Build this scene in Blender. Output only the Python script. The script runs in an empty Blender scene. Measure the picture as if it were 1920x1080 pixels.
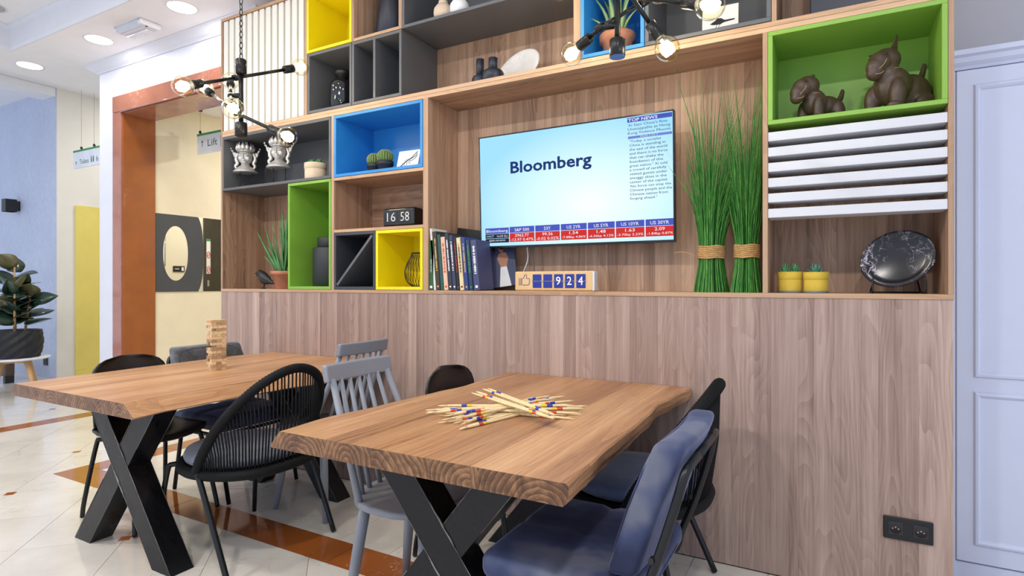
import bpy, bmesh, math, random
from mathutils import Vector, Matrix, noise

rnd = random.Random(7)
scene = bpy.context.scene
COL = scene.collection
R = math.radians

# ------------------------------------------------------------------ camera
cam_d = bpy.data.cameras.new('camera')
cam_d.sensor_width = 36.0
cam_d.lens = 36.0 * 1074.0 / 1920.0
cam_d.shift_y = -9.7 / 1920.0
cam_d.clip_start = 0.05
cam = bpy.data.objects.new('camera', cam_d)
COL.objects.link(cam)
cam.location = (0.0, -2.642, 1.23)
cam.rotation_euler = (R(90), 0, R(28.76))
scene.camera = cam

# ------------------------------------------------------------------ world and exposure
world = bpy.data.worlds.new('daylight')
scene.world = world
world.use_nodes = True
bgn = world.node_tree.nodes['Background']
bgn.inputs['Color'].default_value = (0.70, 0.81, 1.0, 1)
bgn.inputs['Strength'].default_value = 1.1
vs = scene.view_settings
vs.view_transform = 'Standard'
vs.look = 'None'
vs.gamma = 1.0
vs.use_curve_mapping = False
vs.exposure = 0.2

# ------------------------------------------------------------------ materials
def lin(c):
    c = c / 255.0
    return c / 12.92 if c <= 0.04045 else ((c + 0.055) / 1.055) ** 2.4
def rgb(r, g, b): return (lin(r), lin(g), lin(b), 1.0)

class NT:
    def __init__(self, name):
        self.m = bpy.data.materials.new(name); self.m.use_nodes = True
        self.t = self.m.node_tree; self.b = self.t.nodes['Principled BSDF']; self.out = self.t.nodes['Material Output']
    def n(self, kind, **kw):
        nd = self.t.nodes.new('ShaderNode' + kind)
        for k, v in kw.items():
            if k.startswith('i_'):
                key = k[2:]
                key = int(key) if key.isdigit() else key.replace('_', ' ')
                self.put(nd, key, v)
            else: setattr(nd, k, v)
        return nd
    def put(self, nd, key, v):
        s = nd.inputs[key]
        if hasattr(v, 'is_output') or isinstance(v, bpy.types.NodeSocket): self.t.links.new(v, s)
        else: s.default_value = v
    def set(self, key, v): self.put(self.b, key, v)
    def coord(self, scale=(1, 1, 1), rand=True, loc=(0, 0, 0)):
        tc = self.n('TexCoord')
        v = tc.outputs['Object']
        if rand:
            oi = self.n('ObjectInfo')
            mu = self.n('VectorMath', operation='MULTIPLY', i_0=oi.outputs['Random'], i_1=(37.0, 53.0, 71.0))
            ad = self.n('VectorMath', operation='ADD', i_0=v, i_1=mu.outputs[0]); v = ad.outputs[0]
        mp = self.n('Mapping', i_Vector=v); mp.inputs['Scale'].default_value = scale; mp.inputs['Location'].default_value = loc
        return mp.outputs[0]
    def noise(self, vec, scale, detail=4, rough=.55, dist=0.0):
        nd = self.n('TexNoise', i_Vector=vec); nd.inputs['Scale'].default_value = scale
        nd.inputs['Detail'].default_value = detail; nd.inputs['Roughness'].default_value = rough; nd.inputs['Distortion'].default_value = dist
        return nd.outputs['Fac']
    def ramp(self, fac, stops, interp='LINEAR'):
        r = self.n('ValToRGB', i_Fac=fac); cr = r.color_ramp; cr.interpolation = interp
        while len(cr.elements) < len(stops): cr.elements.new(.5)
        for e, (p, c) in zip(cr.elements, stops): e.position = p; e.color = c if len(c) == 4 else (*c, 1)
        return r.outputs['Color']
    def mix(self, fac, a, b, mode='MIX'):
        m = self.n('Mix', data_type='RGBA', blend_type=mode)
        self.put(m, 0, fac); self.put(m, 6, a); self.put(m, 7, b)
        return m.outputs[2]
    def math(self, op, a, b=0.0):
        m = self.n('Math', operation=op, i_0=a, i_1=b); return m.outputs[0]
    def bump(self, h, strength=.3, dist=.005):
        bp = self.n('Bump', i_Height=h); bp.inputs['Strength'].default_value = strength; bp.inputs['Distance'].default_value = dist
        self.set('Normal', bp.outputs[0])

def plain(name, c, rough=.5, metal=0.0, var=.06, vs_=6.0, bump=0.0, bs=60.0, spec=.5, sheen=0.0, coat=0.0):
    k = NT(name); v = k.coord()
    f = k.noise(v, vs_, 3)
    a = tuple(max(0, x * (1 - var)) for x in c[:3]) + (1,); b = tuple(min(1, x * (1 + var)) for x in c[:3]) + (1,)
    k.set('Base Color', k.ramp(f, [(.3, a), (.7, b)]))
    k.set('Roughness', rough); k.set('Metallic', metal); k.set('Specular IOR Level', spec)
    if sheen: k.set('Sheen Weight', sheen); k.set('Sheen Roughness', .4)
    if coat: k.set('Coat Weight', coat); k.set('Coat Roughness', .08)
    if bump: k.bump(k.noise(v, bs, 5), bump, .004)
    return k.m

def laminate(name, dark, mid, light, axis='Z', rough=.42):
    """printed walnut laminate: fine straight grain with occasional cathedral figure along one axis"""
    k = NT(name)
    def along(f): return {'Z': (1, 1, f), 'X': (f, 1, 1), 'Y': (1, f, 1)}[axis]
    v = k.coord(along(.16)); vf = k.coord(along(.022))
    big = k.noise(v, 7.0, 1, .4, .15)
    rings = k.math('FRACT', k.math('MULTIPLY', big, 19.0))
    gate = k.ramp(k.noise(v, 5.0, 1), [(.44, (0, 0, 0, 1)), (.58, (1, 1, 1, 1))])
    rings = k.math('MULTIPLY', rings, k.math('ADD', k.math('MULTIPLY', gate, .85), .15))
    fine = k.noise(vf, 190.0, 3, .6)
    wide = k.noise(vf, 30.0, 2, .5)
    mixv = k.math('SUBTRACT', k.math('ADD', k.math('MULTIPLY', fine, .36), k.math('MULTIPLY', wide, .46)), k.math('MULTIPLY', rings, .11))
    col = k.ramp(mixv, [(.16, dark), (.38, mid), (.60, light)])
    oi = k.n('ObjectInfo')
    tone = k.ramp(oi.outputs['Random'], [(0, (.72, .68, .67, 1)), (.3, (1.0, .98, .97, 1)), (.55, (.84, .81, .80, 1)), (.8, (1.02, 1.0, .99, 1)), (1, (1.18, 1.18, 1.18, 1))])
    k.set('Base Color', k.mix(1.0, col, tone, 'MULTIPLY'))
    k.set('Roughness', rough); k.set('Specular IOR Level', .35)
    k.bump(fine, .05, .002)
    return k.m

def slab_wood(name):
    """solid timber: growth rings around a pith running along Y, so ends show rings and faces show grain"""
    k = NT(name)
    tc = k.n('TexCoord'); oi = k.n('ObjectInfo')
    off = k.n('VectorMath', operation='MULTIPLY', i_0=oi.outputs['Random'], i_1=(3.1, 5.3, 1.7))
    v = k.n('VectorMath', operation='ADD', i_0=tc.outputs['Object'], i_1=off.outputs[0]).outputs[0]
    mp = k.n('Mapping', i_Vector=v); mp.inputs['Scale'].default_value = (1, .10, 1)
    w = k.noise(mp.outputs[0], 5.0, 3, .5)
    warp = k.n('VectorMath', operation='MULTIPLY', i_0=w, i_1=(.075, 0, .075))
    p = k.n('VectorMath', operation='ADD', i_0=tc.outputs['Object'], i_1=warp.outputs[0]).outputs[0]
    sx = k.n('SeparateXYZ', i_0=p)
    px = k.math('SUBTRACT', k.math('PINGPONG', k.math('ADD', sx.outputs[0], k.math('MULTIPLY', oi.outputs['Random'], 7.0)), .30), .12)
    pz = k.math('ADD', sx.outputs[2], k.math('ADD', k.math('MULTIPLY', oi.outputs['Random'], .07), .01))
    rr = k.math('SQRT', k.math('ADD', k.math('MULTIPLY', px, px), k.math('MULTIPLY', pz, pz)))
    ring = k.math('FRACT', k.math('MULTIPLY', rr, 62.0))
    mp2 = k.n('Mapping', i_Vector=v); mp2.inputs['Scale'].default_value = (1, .05, 1)
    fine = k.noise(mp2.outputs[0], 120.0, 5, .7)
    broad = k.noise(mp2.outputs[0], 9.0, 3, .6)
    t = k.math('ADD', k.math('MULTIPLY', ring, .09), k.math('ADD', k.math('MULTIPLY', fine, .36), k.math('MULTIPLY', broad, .58)))
    col = k.ramp(t, [(.28, rgb(112, 76, 52)), (.44, rgb(166, 122, 88)), (.58, rgb(190, 146, 108)), (.76, rgb(212, 174, 134))])
    tone = k.ramp(oi.outputs['Random'], [(0, (.84, .78, .73, 1)), (.35, (1.0, .96, .92, 1)), (.6, (1.12, 1.12, 1.08, 1)), (1, (.92, .85, .78, 1))])
    col = k.mix(1.0, col, tone, 'MULTIPLY')
    crack = k.noise(mp2.outputs[0], 22.0, 4, .7, .4)
    cm = k.ramp(crack, [(.60, (0, 0, 0, 1)), (.66, (1, 1, 1, 1))])
    col = k.mix(k.math('MULTIPLY', cm, .55), col, rgb(88, 58, 36))
    # sawn end faces are rougher and darker timber
    g = k.n('NewGeometry'); tn = k.n('VectorTransform', vector_type='NORMAL', convert_from='WORLD', convert_to='OBJECT'); k.put(tn, 0, g.outputs['Normal'])
    ny = k.n('SeparateXYZ', i_0=tn.outputs[0]); en = k.ramp(k.math('ABSOLUTE', ny.outputs[1]), [(.6, (0, 0, 0, 1)), (.9, (1, 1, 1, 1))])
    endc = k.ramp(k.math('ADD', k.math('MULTIPLY', ring, .22), k.math('MULTIPLY', k.noise(v, 16.0, 6, .75, .8), .85)), [(.28, rgb(48, 32, 24)), (.50, rgb(100, 68, 46)), (.74, rgb(158, 116, 80))])
    k.set('Base Color', k.mix(en, col, endc))
    k.set('Roughness', .38); k.set('Specular IOR Level', .4)
    k.bump(k.math('ADD', k.math('MULTIPLY', ring, .4), fine), .12, .003)
    return k.m

def marble(name, base, cloud, vein, rough=.18, vscale=2.2, vwidth=.018, cscale=3.0, coat=.0, vamt=.9, glo=.44):
    k = NT(name); v = k.coord()
    d = k.noise(v, vscale * 1.7, 5, .6)
    wv = k.n('VectorMath', operation='ADD', i_0=v, i_1=k.n('VectorMath', operation='MULTIPLY', i_0=d, i_1=(.9, .9, .9)).outputs[0]).outputs[0]
    vn = k.noise(wv, vscale, 6, .6, .8)
    line = k.math('ABSOLUTE', k.math('SUBTRACT', vn, .5))
    vm = k.ramp(line, [(0, (1, 1, 1, 1)), (vwidth, (0, 0, 0, 1))])
    gate = k.ramp(k.noise(v, vscale * .9, 2), [(glo, (0, 0, 0, 1)), (glo + .16, (1, 1, 1, 1))])
    c = k.mix(k.ramp(k.noise(v, cscale, 5, .65), [(.3, (0, 0, 0, 1)), (.72, (1, 1, 1, 1))]), base, cloud)
    fm = k.math('MULTIPLY', k.math('MULTIPLY', vm, gate), vamt)
    k.set('Base Color', k.mix(fm, c, vein))
    k.set('Roughness', rough); k.set('Coat Weight', coat); k.set('Coat Roughness', .05)
    return k.m

def emit(name, c, s):
    k = NT(name)
    v = k.coord(rand=False)
    e = k.n('Emission'); k.put(e, 'Color', k.mix(k.math('MULTIPLY', k.noise(v, 3.0, 2), .04), c, (1, 1, 1, 1)))
    e.inputs['Strength'].default_value = s
    k.t.links.new(e.outputs[0], k.out.inputs[0])
    return k.m

M = {}
M['panel'] = laminate('walnut_panel', rgb(128, 104, 94), rgb(170, 145, 133), rgb(196, 173, 161))
M['shelf_wood'] = laminate('walnut_shelf', rgb(124, 94, 74), rgb(182, 148, 122), rgb(210, 178, 150))
M['shelf_wood_h'] = laminate('walnut_shelf_flat', rgb(122, 92, 72), rgb(176, 142, 116), rgb(206, 172, 144), 'X')
M['edge'] = laminate('oak_edge_band', rgb(168, 132, 100), rgb(200, 164, 130), rgb(216, 184, 150), 'X')
M['edge_v'] = laminate('oak_edge_upright', rgb(160, 126, 98), rgb(188, 154, 124), rgb(206, 174, 144), 'Z')
M['table'] = slab_wood('acacia_slab')
M['yellow'] = plain('yellow_lacquer', rgb(242, 222, 14), .42, var=.03)
M['green'] = plain('green_lacquer', rgb(132, 178, 66), .42, var=.03)
M['blue'] = plain('blue_lacquer', rgb(44, 138, 210), .40, var=.03)
M['graphite'] = plain('graphite_lacquer', rgb(96, 97, 100), .46, var=.04)
M['black_box'] = plain('charcoal_lacquer', rgb(62, 65, 74), .5, var=.04)
M['slat'] = plain('ivory_slat_paint', rgb(236, 232, 222), .5, var=.02)
M['louver'] = plain('white_louver_paint', rgb(214, 215, 221), .45, var=.02)
M['white'] = plain('white_wall_paint', rgb(222, 224, 234), .6, var=.02, bump=.05)
M['ceiling'] = plain('white_ceiling_paint', rgb(238, 238, 240), .7, var=.02)
M['crown'] = plain('grey_white_moulding', rgb(222, 224, 232), .55, var=.02)
M['door_white'] = plain('white_lacquer_door', rgb(206, 211, 232), .35, var=.015)
M['cream'] = plain('cream_wall_paint', rgb(238, 228, 200), .65, var=.03, bump=.04)
M['ydoor'] = plain('pale_yellow_door', rgb(236, 216, 112), .5, var=.03)
M['grey_wall'] = plain('grey_wall_paint', rgb(196, 192, 196), .65, var=.02)
M['corr'] = plain('corridor_wall_paint', rgb(238, 228, 202), .65, var=.02)
k = NT('brushed_blue_plaster'); v = k.coord(rand=False)
dv = k.noise(v, 2.0, 4); st = k.n('Mapping', i_Vector=v); st.inputs['Scale'].default_value = (5, 5, 2); st.inputs['Rotation'].default_value = (.6, .9, .2)
sn = k.noise(st.outputs[0], 5.0, 6, .7, 1.6)
k.set('Base Color', k.ramp(k.math('ADD', k.math('MULTIPLY', sn, .7), k.math('MULTIPLY', dv, .3)), [(.3, rgb(178, 188, 214)), (.55, rgb(198, 206, 228)), (.75, rgb(212, 218, 234))]))
k.set('Roughness', .6); k.bump(sn, .4, .01); M['plaster'] = k.m
M['floor'] = marble('cream_floor_marble', rgb(226, 220, 210), rgb(206, 198, 186), rgb(150, 138, 122), .13, 1.3, .006, 2.0, .15, .55)
M['grout'] = plain('floor_grout', rgb(150, 142, 132), .8)
M['red_marble'] = marble('rosso_marble', rgb(164, 92, 40), rgb(138, 76, 36), rgb(236, 214, 190), .10, 1.8, .004, 2.6, .25, .7, .56)
M['red_pale'] = marble('rosso_marble_reflection_tone', rgb(174, 112, 88), rgb(152, 92, 70), rgb(244, 226, 214), .10, 1.8, .005, 3.0, .3, .7, .50)  # paler copy of the portal marble, mauve reflections mixed into its colour
M['white_marble'] = marble('white_plate_marble', rgb(238, 234, 230), rgb(222, 216, 212), rgb(96, 84, 82), .25, 7.0, .016, 8.0, .2, .9)
M['black_marble'] = marble('black_plate_marble', rgb(10, 9, 12), rgb(34, 28, 38), rgb(226, 212, 226), .22, 5.0, .028, 7.0, .0, 1.0)
k = NT('raw_black_steel'); v = k.coord((1, 1, 1)); ln = k.n('Mapping', i_Vector=v); ln.inputs['Scale'].default_value = (1.5, 6, 1.5)
s1 = k.noise(ln.outputs[0], 9.0, 6, .75)
k.set('Base Color', k.mix(k.ramp(s1, [(.66, (0, 0, 0, 1)), (.72, (1, 1, 1, 1))]), rgb(46, 46, 49), rgb(96, 96, 98)))
k.set('Metallic', .85); k.set('Roughness', k.ramp(s1, [(.3, (.22,) * 3), (.7, (.40,) * 3)])); M['steel'] = k.m
M['weld'] = plain('bare_steel_weld', rgb(128, 126, 122), .4, .8, .5, 30)
M['tube'] = plain('black_powdercoat', rgb(17, 18, 21), .36, .2, .1)
M['shell'] = plain('black_shell_veneer', rgb(30, 30, 33), .36, 0, .15, 3.0, spec=.5)
M['rope'] = plain('black_rope', rgb(12, 12, 15), .7, 0, .2, 40, .4, 260, spec=.25)
k = NT('blue_velvet'); v = k.coord(); f = k.noise(v, 4.0, 3, .5, .25)
k.set('Base Color', k.ramp(f, [(.40, rgb(26, 34, 66)), (.50, rgb(50, 60, 94)), (.60, rgb(94, 97, 114))])); k.set('Roughness', .75)  # palest stop paints the pile's greyish highlights into the navy
k.set('Sheen Weight', .8); k.set('Sheen Roughness', .3); k.set('Sheen Tint', rgb(170, 178, 214)); k.bump(k.noise(v, 14, 3), .15, .004); M['velvet'] = k.m
k = NT('charcoal_velvet'); v = k.coord(); f = k.noise(v, 9.0, 4, .6, 1.0)
k.set('Base Color', k.ramp(f, [(.35, rgb(44, 46, 52)), (.55, rgb(70, 73, 80)), (.7, rgb(96, 99, 106))])); k.set('Roughness', .8); k.set('Sheen Weight', .5); M['velvet_back'] = k.m
M['cushion_grey'] = plain('grey_felt_cushion', rgb(112, 116, 128), .9, 0, .12, 30, .3, 200, sheen=.3)
M['cushion_blue'] = plain('slate_blue_cushion', rgb(84, 98, 134), .85, 0, .25, 8, .2, 120, sheen=.6)
M['grey_paint'] = plain('grey_chair_paint', rgb(132, 135, 144), .45, 0, .04)
M['black'] = plain('matt_black', rgb(24, 24, 26), .45, 0, .1)
M['black_gloss'] = plain('gloss_black', rgb(14, 15, 18), .08, 0, .1, coat=.6)
M['charcoal'] = plain('charcoal_ceramic', rgb(42, 44, 48), .55, 0, .1)
M['navy_ceramic'] = plain('dark_navy_ceramic', rgb(38, 41, 56), .4, 0, .1)
M['bezel'] = plain('television_bezel', rgb(14, 18, 30), .22, 0, .05)
M['silver'] = plain('antique_silver', rgb(206, 203, 198), .32, .5, .16, 90, .25, 120)
M['terracotta'] = plain('terracotta', rgb(186, 122, 92), .85, 0, .22, 14, .3, 60)
M['soil'] = plain('potting_soil', rgb(52, 40, 32), .95, 0, .3, 80, .6, 120)
M['aloe'] = plain('aloe_leaf', rgb(78, 132, 74), .45, 0, .25, 12)
M['aloe2'] = plain('pale_aloe_leaf', rgb(138, 166, 112), .5, 0, .2, 10)
M['succ'] = plain('succulent_leaf', rgb(84, 148, 92), .5, 0, .25, 20)
M['succ2'] = plain('blue_green_succulent', rgb(88, 142, 116), .5, 0, .25, 20)
M['cactus'] = plain('cactus_green', rgb(84, 116, 54), .6, 0, .25, 40)
M['spine'] = plain('cactus_spines', rgb(214, 200, 140), .7)
M['beige'] = plain('beige_paper_pot', rgb(222, 200, 174), .8, 0, .06, 20, .2, 60)
M['yellow_pot'] = plain('mustard_paper_pot', rgb(208, 176, 60), .75, 0, .06, 20, .15, 60)
k = NT('grass_blade'); v = k.coord((1, 1, .06), rand=False); g = k.noise(v, 150, 3, .7)
k.set('Base Color', k.ramp(g, [(.25, rgb(30, 104, 40)), (.5, rgb(62, 140, 52)), (.66, rgb(112, 168, 66)), (.8, rgb(168, 196, 104))])); k.set('Roughness', .45); M['grass'] = k.m
M['jute'] = plain('jute_rope', rgb(190, 150, 96), .9, 0, .25, 60, .5, 200)
M['dog'] = plain('brown_leather', rgb(80, 62, 50), .42, 0, .22, 16, .25, 60)
M['stitch'] = plain('tan_stitching', rgb(206, 164, 112), .8)
M['rubber_leaf'] = plain('rubber_plant_leaf', rgb(36, 62, 48), .28, 0, .3, 6, coat=.2)
M['rubber_leaf2'] = plain('olive_leaf_underside', rgb(104, 100, 66), .45, 0, .25, 6)
M['bark'] = plain('pale_stem', rgb(186, 150, 104), .8, 0, .2, 30)
M['oak'] = laminate('pale_oak', rgb(190, 146, 98), rgb(214, 172, 124), rgb(228, 192, 148), 'Z')
M['fabric_black'] = plain('black_pleated_fabric', rgb(26, 27, 32), .6, 0, .2, 20, .2, 60)
M['paper'] = plain('white_card', rgb(238, 236, 232), .7, 0, .02)
M['ink'] = plain('black_ink', rgb(30, 30, 32), .7)
M['navy_print'] = plain('navy_print', rgb(32, 52, 150), .6)
M['white_print'] = plain('white_print', rgb(240, 240, 240), .6)
M['grey_print'] = plain('grey_print', rgb(110, 118, 126), .6)
M['green_print'] = plain('green_print', rgb(64, 146, 82), .6)
M['dkgreen_print'] = plain('dark_green_print', rgb(30, 92, 62), .6)
M['red_print'] = plain('red_print', rgb(206, 52, 40), .6)
M['gold_print'] = plain('gold_print', rgb(212, 176, 104), .5)
M['plywood'] = plain('birch_counter_body', rgb(228, 190, 136), .5, 0, .05, 20)
M['flap'] = plain('blue_counter_flap', rgb(28, 48, 150), .4)
M['sign'] = plain('white_sign_panel', rgb(222, 226, 236), .4)
M['chrome'] = plain('brushed_nickel', rgb(196, 196, 198), .25, 1.0)
M['dark_metal'] = plain('bronze_black_metal', rgb(44, 44, 44), .32, .6, .1)
M['blue_cap'] = plain('blue_cap', rgb(40, 84, 168), .4)
k = NT('mirror_glass'); v = k.coord(); k.set('Base Color', k.ramp(k.noise(v, 2, 2), [(0, (.86, .87, .86, 1)), (1, (.9, .91, .9, 1))])); k.set('Metallic', 1.0); k.set('Roughness', .02); M['mirror'] = k.m
M['zero'] = plain('anthracite_decal', rgb(72, 75, 80), .5, 0, .03)
M['lift_steel'] = plain('dark_lift_steel', rgb(84, 80, 72), .35, .6, .08)
k = NT('bulb_glass'); v = k.coord(rand=False); tr = k.n('BsdfTransparent'); tr.inputs[0].default_value = (.99, .95, .82, 1); gl = k.n('BsdfGlossy'); gl.inputs['Roughness'].default_value = .03
k.put(gl, 'Color', k.ramp(k.noise(v, 20, 2), [(0, (1, .94, .8, 1)), (1, (1, .97, .88, 1))]))
fr = k.n('LayerWeight'); fr.inputs['Blend'].default_value = .14
mx = k.n('MixShader', i_0=k.math('MULTIPLY', fr.outputs['Fresnel'], .55), i_1=tr.outputs[0], i_2=gl.outputs[0]); k.t.links.new(mx.outputs[0], k.out.inputs[0]); M['bulb'] = k.m
M['filament'] = emit('filament', (1.0, .90, .70, 1), 30)
M['lamp_disc'] = emit('downlight_lens', (1, .98, .94, 1), 14)
M['stick'] = plain('pale_stick_wood', rgb(232, 206, 158), .55, 0, .08, 60)
M['s_red'] = plain('red_stick_paint', rgb(216, 72, 44), .5)
M['s_blue'] = plain('blue_stick_paint', rgb(36, 66, 168), .5)
M['s_yellow'] = plain('yellow_stick_paint', rgb(236, 200, 40), .5)
k = NT('game_block_wood'); v = k.coord((1, .12, 1)); oi = k.n('ObjectInfo'); gr = k.noise(v, 60, 4, .6)
k.set('Base Color', k.mix(1.0, k.ramp(gr, [(.3, rgb(182, 146, 108)), (.7, rgb(218, 190, 150))]), k.ramp(oi.outputs['Random'], [(0, (.55, .46, .40, 1)), (.3, (.85, .78, .7, 1)), (.55, (1.12, 1.08, 1.0, 1)), (.8, (1.25, 1.25, 1.2, 1)), (1, (.68, .60, .54, 1))]), 'MULTIPLY')); k.set('Roughness', .6); M['block'] = k.m
M['plastic_white'] = plain('white_plastic', rgb(226, 227, 232), .35)
k = NT('frosted_cover'); v = k.coord(); k.set('Base Color', k.ramp(k.noise(v, 9, 2), [(0, rgb(188, 190, 200)), (1, rgb(206, 208, 216))])); k.set('Roughness', .25); M['frost'] = k.m
M['cable'] = plain('white_cable', rgb(214, 214, 212), .5)
M['speaker'] = plain('grey_speaker_grille', rgb(176, 176, 178), .7, 0, .05, 200)
# television picture: backlit sky-blue gradient
k = NT('screen_picture'); tc = k.n('TexCoord'); sx = k.n('SeparateXYZ', i_0=tc.outputs['Object'])
dx = k.math('MULTIPLY', k.math('SUBTRACT', sx.outputs[0], .12), .9); dz = k.math('ADD', sx.outputs[2], .10)
rr = k.math('SQRT', k.math('ADD', k.math('MULTIPLY', dx, dx), k.math('MULTIPLY', k.math('MULTIPLY', dz, dz), 2.2)))
e = k.n('Emission'); k.put(e, 'Color', k.ramp(rr, [(.05, rgb(236, 250, 255)), (.35, rgb(204, 238, 254)), (.65, rgb(158, 216, 250))])); e.inputs['Strength'].default_value = 1.0
k.t.links.new(e.outputs[0], k.out.inputs[0]); M['screen'] = k.m
M['scr_navy'] = emit('screen_navy', rgb(24, 58, 128), .7)
M['scr_ink'] = emit('screen_ink', rgb(34, 50, 92), .6)
M['scr_blue'] = emit('screen_blue', rgb(78, 92, 206), .75)
M['scr_lblue'] = emit('screen_light_blue', rgb(120, 140, 226), .75)
M['scr_red'] = emit('screen_red', rgb(228, 44, 40), .75)
M['scr_white'] = emit('screen_white', rgb(244, 248, 255), .8)
M['scr_dark'] = emit('screen_dark', rgb(20, 32, 62), .7)
M['passage'] = plain('warm_white_wall_paint', rgb(236, 231, 220), .65, 0, .02, bump=.04)
k = NT('window_glass'); v = k.coord(rand=False); tr = k.n('BsdfTransparent'); gl = k.n('BsdfGlossy'); gl.inputs['Roughness'].default_value = .02
k.put(tr, 'Color', k.ramp(k.noise(v, 1.0, 1), [(0, (.97, .98, .98, 1)), (1, (.99, .99, 1, 1))])); mx = k.n('MixShader', i_1=tr.outputs[0], i_2=gl.outputs[0]); mx.inputs[0].default_value = .05
k.t.links.new(mx.outputs[0], k.out.inputs[0]); M['pane'] = k.m

# ------------------------------------------------------------------ mesh helpers
class MB:
    """collects shapes, then links them as ONE mesh object"""
    def __init__(self): self.v = []; self.f = []; self.mi = []; self.sm = []
    def add(self, verts, faces, mi=0, smooth=False):
        o = len(self.v); self.v += [tuple(p) for p in verts]
        for f in faces: self.f.append(tuple(i + o for i in f)); self.mi.append(mi); self.sm.append(smooth)
        return self
    def box(self, x0, x1, y0, y1, z0, z1, mi=0):
        if x0 > x1: x0, x1 = x1, x0
        if y0 > y1: y0, y1 = y1, y0
        if z0 > z1: z0, z1 = z1, z0
        v = [(x0, y0, z0), (x1, y0, z0), (x1, y1, z0), (x0, y1, z0), (x0, y0, z1), (x1, y0, z1), (x1, y1, z1), (x0, y1, z1)]
        return self.add(v, [(0, 3, 2, 1), (4, 5, 6, 7), (0, 1, 5, 4), (1, 2, 6, 5), (2, 3, 7, 6), (3, 0, 4, 7)], mi)
    def bbox(self, x0, x1, y0, y1, z0, z1, b=.002, mi=0):
        """box with chamfered edges"""
        cs = []
        v = []; idx = {}
        X = (x0, x1); Y = (y0, y1); Z = (z0, z1)
        b = min(b, (x1 - x0) * .45, (y1 - y0) * .45, (z1 - z0) * .45)
        for i in (0, 1):
            for j in (0, 1):
                for l in (0, 1):
                    sx, sy, sz = (1 - 2 * i) * b, (1 - 2 * j) * b, (1 - 2 * l) * b
                    for a, p in (('x', (X[i], Y[j] + sy, Z[l] + sz)), ('y', (X[i] + sx, Y[j], Z[l] + sz)), ('z', (X[i] + sx, Y[j] + sy, Z[l]))):
                        idx[(i, j, l, a)] = len(v); v.append(p)
        f = []
        g = lambda i, j, l, a: idx[(i, j, l, a)]
        for s in (0, 1):
            q = [g(s, 0, 0, 'x'), g(s, 1, 0, 'x'), g(s, 1, 1, 'x'), g(s, 0, 1, 'x')]; f.append(q if s else q[::-1])
            q = [g(0, s, 0, 'y'), g(1, s, 0, 'y'), g(1, s, 1, 'y'), g(0, s, 1, 'y')]; f.append(q[::-1] if s else q)
            q = [g(0, 0, s, 'z'), g(1, 0, s, 'z'), g(1, 1, s, 'z'), g(0, 1, s, 'z')]; f.append(q if s else q[::-1])
        for i in (0, 1):
            for j in (0, 1):
                f.append([g(i, j, 0, 'x'), g(i, j, 0, 'y'), g(i, j, 1, 'y'), g(i, j, 1, 'x')])
                f.append([g(i, 0, j, 'x'), g(i, 0, j, 'z'), g(i, 1, j, 'z'), g(i, 1, j, 'x')])
                f.append([g(0, i, j, 'y'), g(0, i, j, 'z'), g(1, i, j, 'z'), g(1, i, j, 'y')])
                for l in (0, 1): f.append([g(i, j, l, 'x'), g(i, j, l, 'y'), g(i, j, l, 'z')])
        return self.add(v, f, mi)
    def rings(self, rs, closed=False, cap=True, mi=0, smooth=True, loop=False):
        n = len(rs[0]); v = [p for r in rs for p in r]; f = []
        m = len(rs)
        for i in range(m if loop else m - 1):
            a, b = i * n, ((i + 1) % m) * n
            for j in range(n):
                k_ = (j + 1) % n
                f.append((a + j, a + k_, b + k_, b + j))
        self.add(v, f, mi, smooth)
        if cap and not loop:
            o = len(self.v) - len(v)
            for base, rev in ((0, True), ((m - 1) * n, False)):
                q = [base + j + o for j in range(n)]
                self.f.append(tuple(q[::-1] if rev else q)); self.mi.append(mi); self.sm.append(False)
        return self
    def tube(self, pts, r, n=8, mi=0, cap=True, loop=False):
        pts = [Vector(p) for p in pts]; m = len(pts)
        rad = r if hasattr(r, '__len__') else [r] * m
        rs = []; up = None
        for i, p in enumerate(pts):
            if loop: d = pts[(i + 1) % m] - pts[i - 1]
            else: d = pts[min(i + 1, m - 1)] - pts[max(i - 1, 0)]
            d.normalize()
            if up is None:
                up = Vector((0, 0, 1)) if abs(d.z) < .9 else Vector((1, 0, 0))
            s = d.cross(up); s.normalize(); up = s.cross(d); up.normalize()
            rs.append([p + (s * math.cos(t) + up * math.sin(t)) * rad[i] for t in [2 * math.pi * j / n for j in range(n)]])
        return self.rings(rs, cap=cap, mi=mi, loop=loop)
    def cyl(self, a, b, r0, r1=None, n=14, mi=0): return self.tube([a, b], [r0, r0 if r1 is None else r1], n, mi)
    def lathe(self, prof, c=(0, 0, 0), n=24, mi=0, rib=None, cap=True):
        rs = []
        for r, z in prof:
            ring = []
            for j in range(n):
                t = 2 * math.pi * j / n; q = r * (rib(t, z) if rib else 1)
                ring.append((c[0] + q * math.cos(t), c[1] + q * math.sin(t), c[2] + z))
            rs.append(ring)
        return self.rings(rs, cap=cap, mi=mi)
    def ell(self, c, r, n=12, m=8, mi=0, rot=None):
        c = Vector(c); vs_ = []
        rs = []
        for i in range(m + 1):
            ph = math.pi * i / m; ring = []
            for j in range(n):
                t = 2 * math.pi * j / n
                s = max(math.sin(ph), .02)
                p = Vector((r[0] * s * math.cos(t), r[1] * s * math.sin(t), -r[2] * math.cos(ph)))
                if rot: p.rotate(rot)
                ring.append(c + p)
            rs.append(ring)
        return self.rings(rs, mi=mi)
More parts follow.
